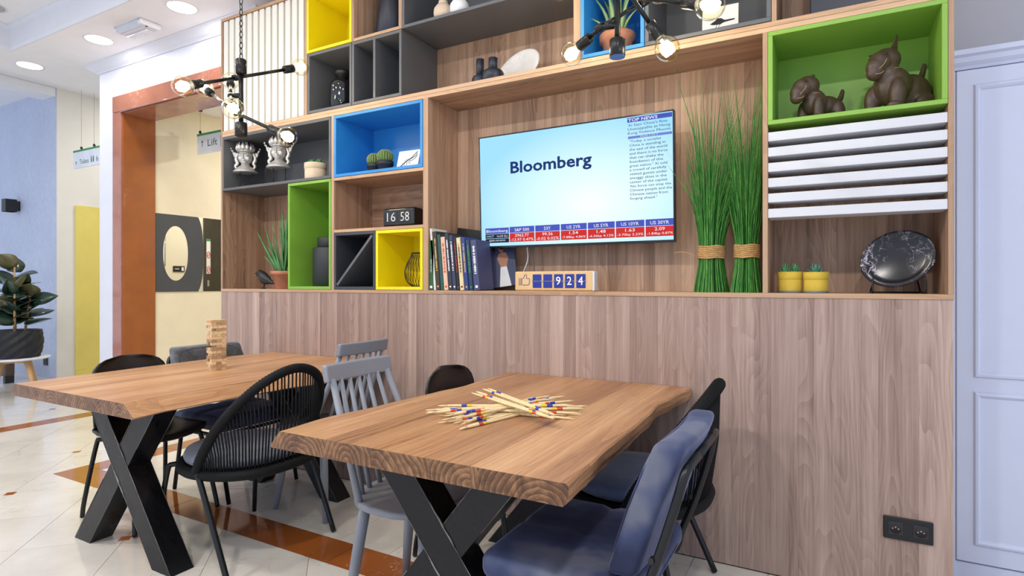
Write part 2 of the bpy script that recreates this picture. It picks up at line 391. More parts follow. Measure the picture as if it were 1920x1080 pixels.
    def prism(self, poly, z0, z1, mi=0, side=None):
        n = len(poly)
        v = [(p[0], p[1], z0) for p in poly] + [(p[0], p[1], z1) for p in poly]
        f = [tuple(range(n))[::-1], tuple(range(n, 2 * n))] + [(i, (i + 1) % n, (i + 1) % n + n, i + n) for i in range(n)]
        return self.add(v, f, mi)
    def prism_y(self, poly, y0, y1, mi=0, smooth=False):
        """polygon in X-Z, thick along Y"""
        n = len(poly)
        v = [(p[0], y0, p[1]) for p in poly] + [(p[0], y1, p[1]) for p in poly]
        f = [tuple(range(n)), tuple(range(n, 2 * n))[::-1]] + [((i + 1) % n, i, i + n, (i + 1) % n + n) for i in range(n)]
        return self.add(v, f, mi, smooth)
    def rbox(self, cx, cy, cz, sx, sy, sz, r, n=6, mi=0, fn=None):
        """rounded box on a fine grid, optionally bent by fn"""
        h = Vector((sx / 2, sy / 2, sz / 2)); inn = Vector((max(h.x - r, 0), max(h.y - r, 0), max(h.z - r, 0)))
        def lines(H, I):
            a = [-H * 1.0]; 
            k_ = 4
            vals = [-H + (H - I) * t / k_ for t in range(k_)] + [-I + 2 * I * t / n for t in range(n + 1)] + [I + (H - I) * (t + 1) / k_ for t in range(k_)]
            return vals
        L = [lines(h[i], inn[i]) for i in range(3)]
        cache = {}; verts = []; faces = []
        def vid(i, j, l):
            key = (i, j, l)
            if key not in cache:
                p = Vector((L[0][i], L[1][j], L[2][l]))
                q = Vector((max(-inn.x, min(inn.x, p.x)), max(-inn.y, min(inn.y, p.y)), max(-inn.z, min(inn.z, p.z))))
                d = p - q
                if d.length > 1e-9:
                    mx_ = max(abs(d.x), abs(d.y), abs(d.z)); d = d.normalized() * mx_
                p = q + d
                if fn: p = Vector(fn(p))
                cache[key] = len(verts); verts.append(p + Vector((cx, cy, cz)))
            return cache[key]
        N = [len(l) - 1 for l in L]
        for a in range(3):
            b, c = (a + 1) % 3, (a + 2) % 3
            for s in (0, N[a]):
                for i in range(N[b]):
                    for j in range(N[c]):
                        q = []
                        for di, dj in ((0, 0), (1, 0), (1, 1), (0, 1)):
                            ix = [0, 0, 0]; ix[a] = s; ix[b] = i + di; ix[c] = j + dj; q.append(vid(*ix))
                        faces.append(q if s else q[::-1])
        return self.add(verts, faces, mi, True)
    def xf(self, mat):
        self.v = [tuple(mat @ Vector(p)) for p in self.v]; return self
    def mesh(self, name, mats):
        me = bpy.data.meshes.new(name); me.from_pydata(self.v, [], self.f)
        for m in (mats if isinstance(mats, (list, tuple)) else [mats]): me.materials.append(m)
        me.polygons.foreach_set('material_index', self.mi); me.polygons.foreach_set('use_smooth', self.sm)
        me.update()
        return me
    def build(self, name, mats, parent=None, off=None, loc=None):
        if off is not None: self.v = [(p[0] - off[0], p[1] - off[1], p[2] - off[2]) for p in self.v]
        o = bpy.data.objects.new(name, self.mesh(name, mats)); COL.objects.link(o)
        if parent: o.parent = parent
        if loc is not None: o.location = loc
        return o

def tag(o, label=None, cat=None, group=None, kind=None):
    if label: o['label'] = label
    if cat: o['category'] = cat
    if group: o['group'] = group
    if kind: o['kind'] = kind
    return o
def thing(name, label, cat, loc=(0, 0, 0), rz=0.0, group=None):
    o = bpy.data.objects.new(name, None); COL.objects.link(o); o.empty_display_size = .1
    o.location = loc; o.rotation_euler = (0, 0, rz)
    return tag(o, label, cat, group)
def struct(name, mb, m, parent=None):
    o = mb.build(name, m, parent)
    if not parent: o['kind'] = 'structure'
    return o
def copy_tree(o, parent=None):
    c = o.copy(); COL.objects.link(c); c.parent = parent
    for ch in list(o.children): copy_tree(ch, c)
    return c
def spline(pts, n):
    """Catmull-Rom through points"""
    P = [Vector(p) for p in pts]; P = [P[0] * 2 - P[1]] + P + [P[-1] * 2 - P[-2]]; out = []
    segs = len(P) - 3
    for s in range(segs):
        for i in range(n):
            t = i / n; a, b, c, d = P[s:s + 4]
            out.append(.5 * ((2 * b) + (c - a) * t + (2 * a - 5 * b + 4 * c - d) * t * t + (3 * b - a - 3 * c + d) * t ** 3))
    out.append(P[-2].copy()); return out
def text_mb(s, x0, x1, z0, z1=None, y=0.0, depth=.0006, res=2, fit=True, yaxis=False, bold=0.0):
    """lettering as a flat mesh in X-Z facing -Y, from x0 to x1 (fit) with height z0..z1"""
    cu = bpy.data.curves.new('lettering', 'FONT'); cu.body = s; cu.resolution_u = res; cu.offset = bold
    o = bpy.data.objects.new('lettering', cu); COL.objects.link(o)
    me = bpy.data.meshes.new_from_object(o)
    vs_ = [v.co.copy() for v in me.vertices]; fs = [tuple(p.vertices) for p in me.polygons]
    bpy.data.objects.remove(o); bpy.data.curves.remove(cu); bpy.data.meshes.remove(me)
    mb = MB()
    if not vs_: return mb
    ax, bx = min(v.x for v in vs_), max(v.x for v in vs_)
    ay, by = min(v.y for v in vs_), max(v.y for v in vs_)
    sx = (x1 - x0) / max(bx - ax, 1e-6) if fit else (z1 - z0) / .7
    sz = (z1 - z0) / max(by - ay, 1e-6) if (fit and z1 is not None) else sx
    for v in vs_: mb.v.append((x0 + (v.x - ax) * sx, y, z0 + (v.y - (ay if fit else 0)) * sz))
    for f in fs: mb.f.append(f); mb.mi.append(0); mb.sm.append(False)
    return mb
def clip_poly(poly, x0, x1, y0, y1):
    def cut(pl, ax, val, keep_gt):
        out = []
        for i in range(len(pl)):
            a, b = pl[i], pl[(i + 1) % len(pl)]
            ia = (a[ax] >= val) if keep_gt else (a[ax] <= val); ib = (b[ax] >= val) if keep_gt else (b[ax] <= val)
            if ia: out.append(a)
            if ia != ib:
                t = (val - a[ax]) / (b[ax] - a[ax]); out.append((a[0] + (b[0] - a[0]) * t, a[1] + (b[1] - a[1]) * t))
        return out
    for ax, val, gt in ((0, x0, True), (0, x1, False), (1, y0, True), (1, y1, False)):
        if poly: poly = cut(poly, ax, val, gt)
    return poly
def area(p): return abs(sum(p[i][0] * p[(i + 1) % len(p)][1] - p[(i + 1) % len(p)][0] * p[i][1] for i in range(len(p)))) / 2

# ------------------------------------------------------------------ floor
floor = MB().box(-12, 3.2, -5.2, 4.5, -.12, -.003).build('floor', M['grout']); floor['kind'] = 'structure'
g = .0012
def tile(poly, m, name='tile'):
    if len(poly) < 3 or area(poly) < 4e-4: return
    cx = sum(p[0] for p in poly) / len(poly); cy = sum(p[1] for p in poly) / len(poly)
    q = []
    for x, y in poly:
        d = math.hypot(x - cx, y - cy); s = max(0, (d - g * 1.4) / d) if d > 0 else 1; q.append((cx + (x - cx) * s, cy + (y - cy) * s))
    MB().prism([(x - cx, y - cy) for x, y in q], -.010, 0).build(name, m, floor, loc=(cx, cy, 0))
XB0, XB1, YB0, YB1 = -4.37, -4.18, -.83, -.638        # red marble border: its corner and its two arms
XS0, XS1 = -6.15, -5.95                                # the red strip running in from the portal
# inner field behind the border: long straight-laid tiles
rects_out = [(-6.0 + .05, XB0, -2.75, 1.0), (XB0, .6, -2.75, YB0)]
x = XB1
while x < .55:
    x2 = min(x + .305, .58); y = YB1
    while y < -.10:
        y2 = min(y + .46, -.085) if y + .46 < -.2 else -.085
        tile([(x, y), (x2, y), (x2, y2), (x, y2)], M['floor']); y = y2
    tile([(x, -.085), (x2, -.085), (x2, .0), (x, .0)], M['floor'], 'border_tile')
    x = x2
x = XB0
while x < .55:
    x2 = min(x + .61, .58); tile([(x, YB0), (x2, YB0), (x2, YB1), (x, YB1)], M['red_marble'], 'border_tile'); x = x2
y = YB1
while y < .36:
    y2 = min(y + .5, .37); tile([(XB0, y), (XB1, y), (XB1, y2), (XB0, y2)], M['red_marble'], 'border_tile'); y = y2
y = -2.9
while y < 1.0:
    y2 = min(y + .61, 1.0); tile([(XS0, y), (XS1, y), (XS1, y2), (XS0, y2)], M['red_marble'], 'border_tile'); y = y2
# outer field: diagonal tiles with small red insets
S = .608
regions = [(XS1, XB0, -2.3, .37), (XB0, .2, -2.3, YB0), (-9.0, XS0, -1.0, .98)]
for x0, x1, y0, y1 in regions:
    for a in range(-26, 12):
        for b in range(-26, 14):
            u0, w0 = -2.863 + S * a, -1.837 + S * b          # u = X+Y, w = X-Y
            poly = [((u + w) / 2, (u - w) / 2) for u, w in ((u0, w0), (u0 + S, w0), (u0 + S, w0 + S), (u0, w0 + S))]
            pc = clip_poly(poly, x0, x1, y0, y1)
            if pc: tile(pc, M['floor'])
            if a % 2 == 0 and b % 2 == 0:
                cx, cy = (u0 + w0) / 2, (u0 - w0) / 2
                if x0 + .05 < cx < x1 - .05 and y0 + .05 < cy < y1 - .05:
                    MB().prism([(.034, 0), (0, .034), (-.034, 0), (0, -.034)], -.008, .0006).build('inset_tile', M['red_marble'], floor, loc=(cx, cy, 0))
# plain remainder outside the photographed strip
for n_, (x0, x1, y0, y1) in enumerate([(XS1, .2, -5.2, -2.3), (.2, 3.2, -5.2, YB0), (.58, 3.2, YB0, 1.0), (-12, -9.0, -5.2, 1.0), (-9.0, XS0, -5.2, -1.0), (-9.0, XS0, .98, 4.5), (XS0, -4.0, .37 if False else 1.0, 4.5), (XS1, XB0, .37, 1.0)]):
    MB().box(x0, x1, y0, y1, -.010, -.0005).build('paving', M['floor'], floor)

# ------------------------------------------------------------------ walls of the lobby
YW = .38
w = MB()
w.box(-6.337, -6.044, YW, 4.0, 0, 3.73)                  # pier left of the portal
w.box(-6.044, -4.0, YW, .70, 3.02, 3.73)                 # over the portal
w.box(-4.10, -3.85, YW, .70, 0, 3.73)
struct('wall_back', w, M['white'])
w = MB().box(-6.044, -5.905, .66, 4.0, 0, 3.3); struct('wall_corridor_left', w, M['cream'])
w = MB().box(-4.0, -3.85, .70, 4.0, 0, 3.3); struct('wall_corridor_right', w, M['corr'])
struct('wall_corridor_end', MB().box(-6.04, -3.85, 4.0, 4.15, 0, 3.3), M['corr'])
struct('wall_behind_shelves', MB().box(-3.85, 3.2, .60, .70, 0, 3.73), M['grey_wall'])
w = MB().box(-12, -8.668, .987, .994, 0, 3.73).box(-12, -8.78, .994, 1.12, 0, 3.73); struct('wall_far_left', w, M['plaster'])
w = MB().box(-8.78, -8.667, .9945, 4.3, 0, 3.73); struct('wall_passage', w, M['passage'])
struct('wall_passage_end', MB().box(-8.78, -6.3, 4.2, 4.3, 0, 3.73), M['cream'])
d = MB().bbox(-8.667, -8.640, 1.195, 2.15, .075, 2.25, .004).build('door_1', M['ydoor']); d['kind'] = 'structure'
MB().bbox(-8.667, -8.634, 1.195, 2.15, .0, .075, .003).build('kick_plate', M['ydoor'], d)
# glazed shop front closing the hall on the left
wf = thing('window_1', None, None, (-11.9, -2.1, 0)); wf['kind'] = 'structure'; o_ = (-11.9, -2.1, 0)
ys = [-5.2 + 6.18 * i / 4 for i in range(5)]
for y_ in ys: MB().bbox(-11.96, -11.86, y_ - .04, y_ + .04, 0, 3.73, .004).build('mullion', M['door_white'], wf, o_)
for z_ in (.05, 1.0, 2.5, 3.68): MB().bbox(-11.95, -11.87, -5.2, .98, z_ - .04, z_ + .04, .004).build('transom', M['door_white'], wf, o_)
for a_, b_ in zip(ys, ys[1:]):
    for z0, z1 in ((.09, .96), (1.04, 2.46), (2.54, 3.64)): MB().box(-11.915, -11.905, a_ + .04, b_ - .04, z0, z1).build('pane', M['pane'], wf, o_)
# red marble portal: jamb and lintel slabs
pt = thing('trim_1', None, None, (-5.97, YW, 0)); pt['kind'] = 'structure'
o_ = (-5.97, YW, 0)
MB().bbox(-6.044, -5.894, YW - .03, YW - .001, 0, 2.866, .004).build('jamb_face', M['red_pale'], pt, o_)
MB().box(-6.044, -4.05, YW - .03, YW - .001, 2.868, 3.02).build('lintel_face', M['red_pale'], pt, o_)
MB().bbox(-5.905, -5.885, YW - .015, .668, 0, 2.862, .003).build('jamb_reveal', M['red_marble'], pt, o_)
MB().bbox(-5.885, -4.05, YW - .015, .668, 2.848, 2.866, .003).build('lintel_soffit', M['red_pale'], pt, o_)
MB().tube([(-5.90, YW - .03, 2.862), (-4.05, YW - .03, 2.862)], .010, 10).build('lintel_bead', M['red_pale'], pt, o_)
MB().bbox(-4.115, -4.05, YW - .03, .668, 0, 2.866, .004).build('jamb_reveal', M['red_marble'], pt, o_)
# crown moulding along the wall top, returning around the pier
prof = [(0, 3.30), (.012, 3.298), (.02, 3.306), (.03, 3.312), (.05, 3.322), (.08, 3.344), (.094, 3.356), (.10, 3.358), (.108, 3.362), (.108, 3.37), (0, 3.37)]
c = MB(); path = [(-6.337, 1.2, -1, 0), (-6.337, YW, -1, -1), (-3.85, YW, 0, -1)]
c.rings([[(px + nx * d_, py + ny * d_, z) for d_, z in prof] for px, py, nx, ny in path], smooth=False)
struct('trim_2', c, M['crown'])
# ceilings: soffit along the wall, coffer above the tables, higher hall ceiling further left
struct('ceiling', MB().box(-7.25, 3.2, -.22, .60, 3.37, 3.50).box(-7.25, -6.62, -5.2, -.22, 3.37, 3.50).box(-7.25, -6.1, .60, 1.3, 3.37, 3.73), M['ceiling'])
cf = MB().box(-6.62, 3.2, -5.2, -.22, 3.60, 3.70); struct('ceiling_coffer', cf, M['ceiling'])
t = MB()
t.rings([[(-6.62 + d_, -5.2, z) for d_, z in [(0, 3.37), (.0, 3.60), (.05, 3.60), (.05, 3.585), (.03, 3.56), (.02, 3.40), (.012, 3.37)]],
         [(-6.62 + d_, -.22 - d_, z) for d_, z in [(0, 3.37), (.0, 3.60), (.05, 3.60), (.05, 3.585), (.03, 3.56), (.02, 3.40), (.012, 3.37)]],
         [(3.2, -.22 - d_, z) for d_, z in [(0, 3.37), (.0, 3.60), (.05, 3.60), (.05, 3.585), (.03, 3.56), (.02, 3.40), (.012, 3.37)]]], smooth=False)
struct('trim_3', t, M['crown'])
struct('ceiling_hall', MB().box(-12, -7.25, -5.2, 4.3, 3.73, 3.83).box(-7.25, -6.0, 1.3, 4.3, 3.73, 3.83).box(-7.26, -7.25, -5.2, 1.3, 3.37, 3.83), M['ceiling'])
struct('trim_4', MB().bbox(-9.0, -8.667, -5.2, .985, 3.62, 3.728, .004), M['ceiling'])
struct('ceiling_corridor', MB().box(-6.0, -3.9, .70, 4.1, 3.06, 3.2), M['ceiling'])

# ------------------------------------------------------------------ panelled white wardrobe doors, right
YD = .30
wd = thing('panelled_wardrobe', 'white panelled built-in wardrobe beside the wooden shelf wall', 'wardrobe', (.95, YD, 0))
o_ = (.95, YD, 0)
MB().bbox(.42, 2.4, YD + .025, .598, .0, 2.10, .002).build('carcass', M['door_white'], wd, o_)
MB().bbox(.42, 2.4, YD + .01, YD + .03, 0, .085, .003).build('plinth', M['door_white'], wd, o_)
pr = [(0, 2.106), (-.012, 2.106), (-.016, 2.118), (-.03, 2.132), (-.036, 2.15), (-.05, 2.158), (-.05, 2.178), (0, 2.178)]
MB().rings([[(x_, YD + a + .03, b) for a, b in pr] for x_ in (.42, 2.4)], smooth=False).box(.42, 2.4, YD + .03, .598, 2.106, 2.178).build('cornice', M['door_white'], wd, o_)
def panel_door(x0, x1):
    dr = MB().bbox(x0, x1, YD, YD + .022, .092, 2.098, .003).build('door', M['door_white'], wd, o_)
    for z0, z1 in ((.165, .79), (.845, 2.035)):
        fr = []
        a0, a1 = x0 + .055, x1 - .055
        pf = [(0, 0), (.006, -.010), (.014, -.012), (.022, -.006), (.026, 0)]
        mb = MB(); rs = []
        for cx_, cz_, sx_, sz_ in ((a0, z0, 1, 1), (a1, z0, -1, 1), (a1, z1, -1, -1), (a0, z1, 1, -1)):
            rs.append([(cx_ + sx_ * d_, YD + h_, cz_ + sz_ * d_) for d_, h_ in pf])
        mb.rings(rs, loop=True, smooth=False)
        md = mb.build('moulding', M['door_white'], dr, o_)
panel_door(.468, 1.08); panel_door(1.084, 1.70)
MB().bbox(.418, .466, YD + .002, YD + .024, .0, 2.10, .002).build('filler_strip', M['door_white'], wd, o_)

# ------------------------------------------------------------------ the wooden shelf wall
SH = (-1.73, .18, 0)
su = thing('shelf_wall', 'long walnut shelf wall with open compartments above a plank front', 'shelving', SH)
def planks(x0, x1, z0, z1, y0, y1, m, wmin=.06, wmax=.11, name='plank', horizontal=False):
    a, end = (z0, z1) if horizontal else (x0, x1)
    while a < end - 1e-4:
        b = a + rnd.uniform(wmin, wmax)
        if end - b < wmin * .6: b = end
        if horizontal: MB().bbox(x0, x1, y0, y1, a, b - .0001, .0003).build(name, m, su, SH)
        else: MB().bbox(a, b - .0001, y0, y1, z0, z1, .0003).build(name, m, su, SH)
        a = b
planks(-3.868, .412, .004, 1.167, .0, .018, M['panel'], .05, .105, 'front_plank')
MB().box(-3.866, .410, .018, .372, .0, 1.166).build('plinth_core', M['shelf_wood'], su, SH)
def upright(x0, x1, z0, z1, y1=.36):
    MB().bbox(x0, x1, -.002, y1, z0, z1, .001).build('upright', M['shelf_wood'], su, SH)
    MB().bbox(x0, x1, -.0035, -.0015, z0, z1, .0008).build('edge_band', M['edge_v'], su, SH)
def board(x0, x1, z0, z1, y1=.36):
    MB().bbox(x0, x1, -.002, y1, z0, z1, .001).build('shelf_board', M['shelf_wood_h'], su, SH)
    MB().bbox(x0, x1, -.0035, -.0015, z0, z1, .0008).build('edge_band', M['edge'], su, SH)
ZL, ZA, ZB, ZT = 1.187, 2.288, 2.330, 3.15
board(-3.868, .414, 1.167, ZL)
board(-3.850, .396, ZA, 2.3085); board(-3.850, .396, 2.3095, ZB)
board(-3.868, .414, 3.13, ZT)
board(-2.735, -2.031, 1.547, 1.565); board(-2.735, -2.031, 1.876, 1.895)
board(-2.566, -2.211, 2.726, 2.744)
upright(-3.868, -3.850, ZL, 3.13); upright(.396, .414, ZL, 3.13)
upright(-2.758, -2.735, ZL, ZA); upright(-2.031, -1.996, ZL, ZA); upright(-.237, -.217, ZL, ZA)
upright(-2.999, -2.979, ZB, 3.13); upright(-2.5835, -2.566, 2.726, 3.13); upright(-2.211, -2.1865, 2.726, 3.13)
upright(-1.10, -1.063, ZB, 3.13); upright(-.202, -.183, ZB, 3.13)
# plank backs of the open compartments
planks(-3.850, -3.158, ZL, 1.895, .345, .36, M['shelf_wood'], .06, .10, 'back_plank')
planks(-2.735, -2.031, 1.565, 1.876, .345, .36, M['shelf_wood_h'], .10, .16, 'back_plank', True)
planks(-1.996, -.237, ZL, ZA, .30, .315, M['shelf_wood'], .05, .10, 'back_plank')
planks(-.217, .396, ZL, 1.895, .345, .36, M['shelf_wood'], .06, .10, 'back_plank')
planks(-2.1865, -1.10, ZB, 2.722, .345, .36, M['shelf_wood'], .06, .10, 'back_plank')
planks(-2.566, -2.211, 2.744, 3.13, .345, .36, M['shelf_wood'], .06, .10, 'back_plank')
planks(-.183, .396, ZB, 3.13, .345, .36, M['shelf_wood'], .06, .10, 'back_plank')
planks(-1.063, -.202, 2.722, 3.13, .345, .36, M['shelf_wood'], .06, .10, 'back_plank')
MB().box(-3.866, .412, .362, .374, ZL, 3.148).build('back_sheet', M['shelf_wood'], su, SH)

# ------------------------------------------------------------------ coloured box inserts
def insert(name, label, x0, x1, z0, z1, m, depth=.345, t=.018, y0=-.006):
    r = thing(name, label, 'shelf box', ((x0 + x1) / 2, y0 + depth / 2, z0), group='coloured boxes set into the shelf wall')
    o = ((x0 + x1) / 2, y0 + depth / 2, z0); e = .0006
    x0 += e; x1 -= e; z0 += e; z1 -= e
    MB().bbox(x0, x1, y0, depth, z0, z0 + t, .0012).build('bottom_panel', m, r, o)
    MB().bbox(x0, x1, y0, depth, z1 - t, z1, .0012).build('top_panel', m, r, o)
    MB().bbox(x0, x0 + t, y0, depth, z0 + t, z1 - t, .0012).build('side_panel', m, r, o)
    MB().bbox(x1 - t, x1, y0, depth, z0 + t, z1 - t, .0012).build('side_panel', m, r, o)
    MB().box(x0 + t, x1 - t, depth - .008, depth, z0 + t, z1 - t).build('back_panel', m, r, o)
    return r, o
insert('shelf_box', 'yellow box insert at the top of the shelf wall beside the white slats', -2.979, -2.5835, 2.727, 3.125, M['yellow'])
insert('shelf_box', 'grey box insert holding a glossy black jar', -2.972, -2.5825, 2.331, 2.722, M['graphite'])
r, o = insert('shelf_box', 'empty grey box insert split by one upright divider', -2.5805, -2.187, 2.331, 2.722, M['graphite'])
MB().bbox(-2.407, -2.389, -.006, .336, 2.350, 2.703, .001).build('divider', M['graphite'], r, o)
insert('shelf_box', 'wide dark grey box insert carrying two ribbed vases near the ceiling', -2.1845, -1.101, 2.722, 3.125, M['graphite'])
insert('shelf_box', 'wide grey box insert holding two silver heads on stands', -3.849, -2.7595, 1.896, 2.286, M['graphite'])
insert('shelf_box', 'tall green box insert holding a black canister', -3.157, -2.7595, 1.188, 1.893, M['green'])
insert('shelf_box', 'blue box insert holding two cacti and a lobster card', -2.734, -2.033, 1.8965, 2.286, M['blue'])
r, o = insert('shelf_box', 'black box insert with a diagonal divider', -2.734, -2.389, 1.188, 1.5455, M['black_box'])
a = math.atan2(.3195, .307); L_ = math.hypot(.3195, .307); cx, cz = -2.5615, 1.3668
q = [(cx + u * math.cos(a) - w_ * math.sin(a), cz + u * math.sin(a) + w_ * math.cos(a)) for u, w_ in ((-L_ / 2 + .012, -.008), (L_ / 2 - .012, -.008), (L_ / 2 - .012, .008), (-L_ / 2 + .012, .008))]
MB().prism_y(q, -.006, .33).build('diagonal_divider', M['graphite'], r, o)
insert('shelf_box', 'small yellow box insert holding a black wire vase', -2.387, -2.033, 1.188, 1.5455, M['yellow'])
insert('shelf_box', 'blue box insert above the television holding a potted aloe', -1.0625, -.744, 2.332, 2.722, M['blue'])
insert('shelf_box', 'grey box insert above the grass bundles holding a bird card', -.742, -.203, 2.332, 2.722, M['graphite'])
insert('shelf_box', 'wide green box insert holding two leather dogs', -.2165, .3955, 1.895, 2.287, M['green'], .326)

# ivory vertical slats, white louvers
sl = thing('slat_panel', 'ivory panel of vertical slats at the top left of the shelf wall', 'slat panel', (-3.425, .05, 2.331))
o = (-3.425, .05, 2.331)
MB().box(-3.849, -3.0, .056, .07, 2.332, 3.128).build('backing', M['slat'], sl, o)
for i in range(13): 
    x0 = -3.847 + i * .0652
    MB().bbox(x0, x0 + .046, .004, .056, 2.332, 3.128, .002).build('slat', M['slat'], sl, o)
lv = thing('louver_set', 'six white horizontal louver slats under the leather dogs', 'louvers', (.09, .03, 1.50)); o = (.09, .03, 1.50)
for i in range(6):
    z = 1.865 - i * .0646
    MB().bbox(-.2165, .3955, .0, .118, z - .038, z, .0015).build('slat', M['louver'], lv, o)

# ------------------------------------------------------------------ double socket
so = thing('wall_socket', 'black double power socket low on the plank front', 'socket', (.272, -.001, .289)); o = (.272, -.001, .289)
MB().bbox(.193, .351, -.010, -.0005, .246, .332, .003).build('plate', M['black'], so, o)
for cx in (.232, .312):
    fr = MB().bbox(cx - .024, cx + .024, -.0125, -.009, .265, .313, .001).build('socket_insert', M['charcoal'], so, o)
    MB().cyl((cx, -.0128, .289), (cx, -.0115, .289), .020, n=24).build('recess', M['black_gloss'], fr, o)
    for dx, dz in ((-.0095, 0), (.0095, 0)): MB().cyl((cx + dx, -.0136, .289 + dz), (cx + dx, -.012, .289 + dz), .0026, n=10).build('contact', M['chrome'], fr, o)
    MB().cyl((cx, -.017, .2955), (cx, -.012, .2955), .0026, n=10).build('earth_pin', M['chrome'], fr, o)

# ------------------------------------------------------------------ television
TW, TH = 1.104, .632
tv = thing('television', 'flat television showing a news channel in the shelf recess', 'television', (-1.188, .14, 1.742), R(-.6))
tv.rotation_euler = (R(2.0), 0, R(-.6))
MB().bbox(-TW / 2, TW / 2, .0, .030, -TH / 2, TH / 2, .003).build('casing', M['bezel'], tv)
MB().bbox(-TW / 2 - .001, TW / 2 + .001, -.004, .0, -TH / 2, -TH / 2 + .012, .001).bbox(-TW / 2, TW / 2, -.004, .0, TH / 2 - .007, TH / 2, .001).bbox(-TW / 2, -TW / 2 + .007, -.004, .0, -TH / 2 + .012, TH / 2 - .007, .001).bbox(TW / 2 - .007, TW / 2, -.004, .0, -TH / 2 + .012, TH / 2 - .007, .001).build('bezel', M['bezel'], tv)
MB().bbox(-.30, .30, .03, .06, -.22, .18, .01).build('rear_housing', M['bezel'], tv)
MB().bbox(-.12, .12, .06, .152, -.10, .06, .004).build('wall_bracket', M['black'], tv)
scr = MB().box(-TW / 2 + .007, TW / 2 - .007, -.0015, .001, -TH / 2 + .012, TH / 2 - .007).build('screen', M['screen'], tv)
def st(s, x0, x1, z0, z1, m, bold=.0, name='lettering'):
    return text_mb(s, x0 + 1.188, x1 + 1.188, z0 - 1.742, z1 - 1.742, -.0026, bold=bold).build(name, M[m], scr)
def sb(x0, x1, z0, z1, m, name='screen_block', y=-.0019):
    return MB().box(x0 + 1.188, x1 + 1.188, y - .0003, y + .0003, z0 - 1.742, z1 - 1.742).build(name, M[m], scr)
st('Bloomberg', -1.535, -1.056, 1.815, 1.900, 'scr_navy', .024)
sb(-.866, -.645, 2.024, 2.046, 'scr_blue'); st('TOP NEWS', -.862, -.715, 2.027, 2.042, 'scr_white', .02)
for i, (s, x1) in enumerate([("Xi Says China's Rise", -.668), ("Unstoppable as Hong", -.654), ("Kong Violence Mounts", -.652)]):
    z = 2.003 - i * .0198; lo = .0035 if i else .003
    st(s, -.863, x1, z - lo, z + .0135, 'scr_ink', 0)
sb(-.863, -.646, 1.943, 1.955, 'scr_lblue'); st('PAGE 3 OF 3', -.80, -.715, 1.945, 1.953, 'scr_white')
body = ['"Today, a socialist', 'China is standing in', 'the east of the world', 'and there is no force', 'that can shake the', 'foundation of this', 'great nation," Xi told', 'a crowd of carefully', 'vetted guests under', 'smoggy skies in the', 'center of the capital.', "'No force can stop the", 'Chinese people and the', 'Chinese nation from', 'forging ahead."']
wd_ = [.158, .178, .186, .188, .168, .166, .186, .182, .186, .182, .188, .204, .208, .188, .136]
for i, (s, w_) in enumerate(zip(body, wd_)):
    z = 1.924 - i * .0201; low = any(ch in s for ch in 'gypq,')
    st(s, -.856, -.856 + w_, z - (.0035 if low else 0), z + .0125, 'scr_ink', .004)
sb(-1.706, -1.552, 1.507, 1.539, 'scr_blue'); st('Bloomberg', -1.700, -1.558, 1.510, 1.530, 'scr_white', .01)
sb(-1.706, -1.552, 1.481, 1.505, 'scr_dark'); st('1OCT   16:59 EU', -1.698, -1.56, 1.487, 1.498, 'scr_white')
sb(-1.706, -1.552, 1.456, 1.479, 'scr_dark'); st('@BUSINESS', -1.682, -1.575, 1.462, 1.473, 'scr_white')
tick = [(-1.547, -1.393, 'S&P 500', '2962.77', '-13.97 0.47%'), (-1.387, -1.241, 'DXY', '99.36', '-0.02 0.02%'), (-1.235, -1.088, 'US 2YR', '1.54', '-7.88bp 4.86%'), (-1.082, -.937, 'US 5YR', '1.48', '-6.36bp 4.12%'), (-.931, -.785, 'US 10YR', '1.63', '-3.70bp 2.23%'), (-.779, -.640, 'US 30YR', '2.09', '-1.84bp 0.87%')]
for x0, x1, a_, b_, c_ in tick:
    sb(x0, x1, 1.508, 1.541, 'scr_blue'); sb(x0, x1, 1.457, 1.506, 'scr_red'); m_ = (x0 + x1) / 2
    hw = .0065 * len(a_); st(a_, m_ - hw, m_ + hw, 1.515, 1.532, 'scr_white', .008)
    hw = .0062 * len(b_); st(b_, m_ - hw, m_ + hw, 1.485, 1.501, 'scr_white', .008)
    st(c_, x0 + .006, x1 - .006, 1.462, 1.477, 'scr_white', .006)
# cables hanging below the television
cb = spline([(-1.46, .19, 1.44), (-1.47, .22, 1.36), (-1.505, .22, 1.27), (-1.50, .2, 1.205), (-1.47, .19, 1.192), (-1.44, .2, 1.192)], 8)
tag(MB().tube(cb, .0035, 8).build('power_cable', M['cable']), 'thin white cable hanging below the television onto the ledge', 'cable')
cb = spline([(-1.43, .2, 1.44), (-1.445, .24, 1.36), (-1.445, .26, 1.28), (-1.435, .28, 1.20)], 8)
tag(MB().tube(cb, .003, 8).build('signal_cable', M['grey_print']), 'thin grey cable hanging behind the wooden counter', 'cable')

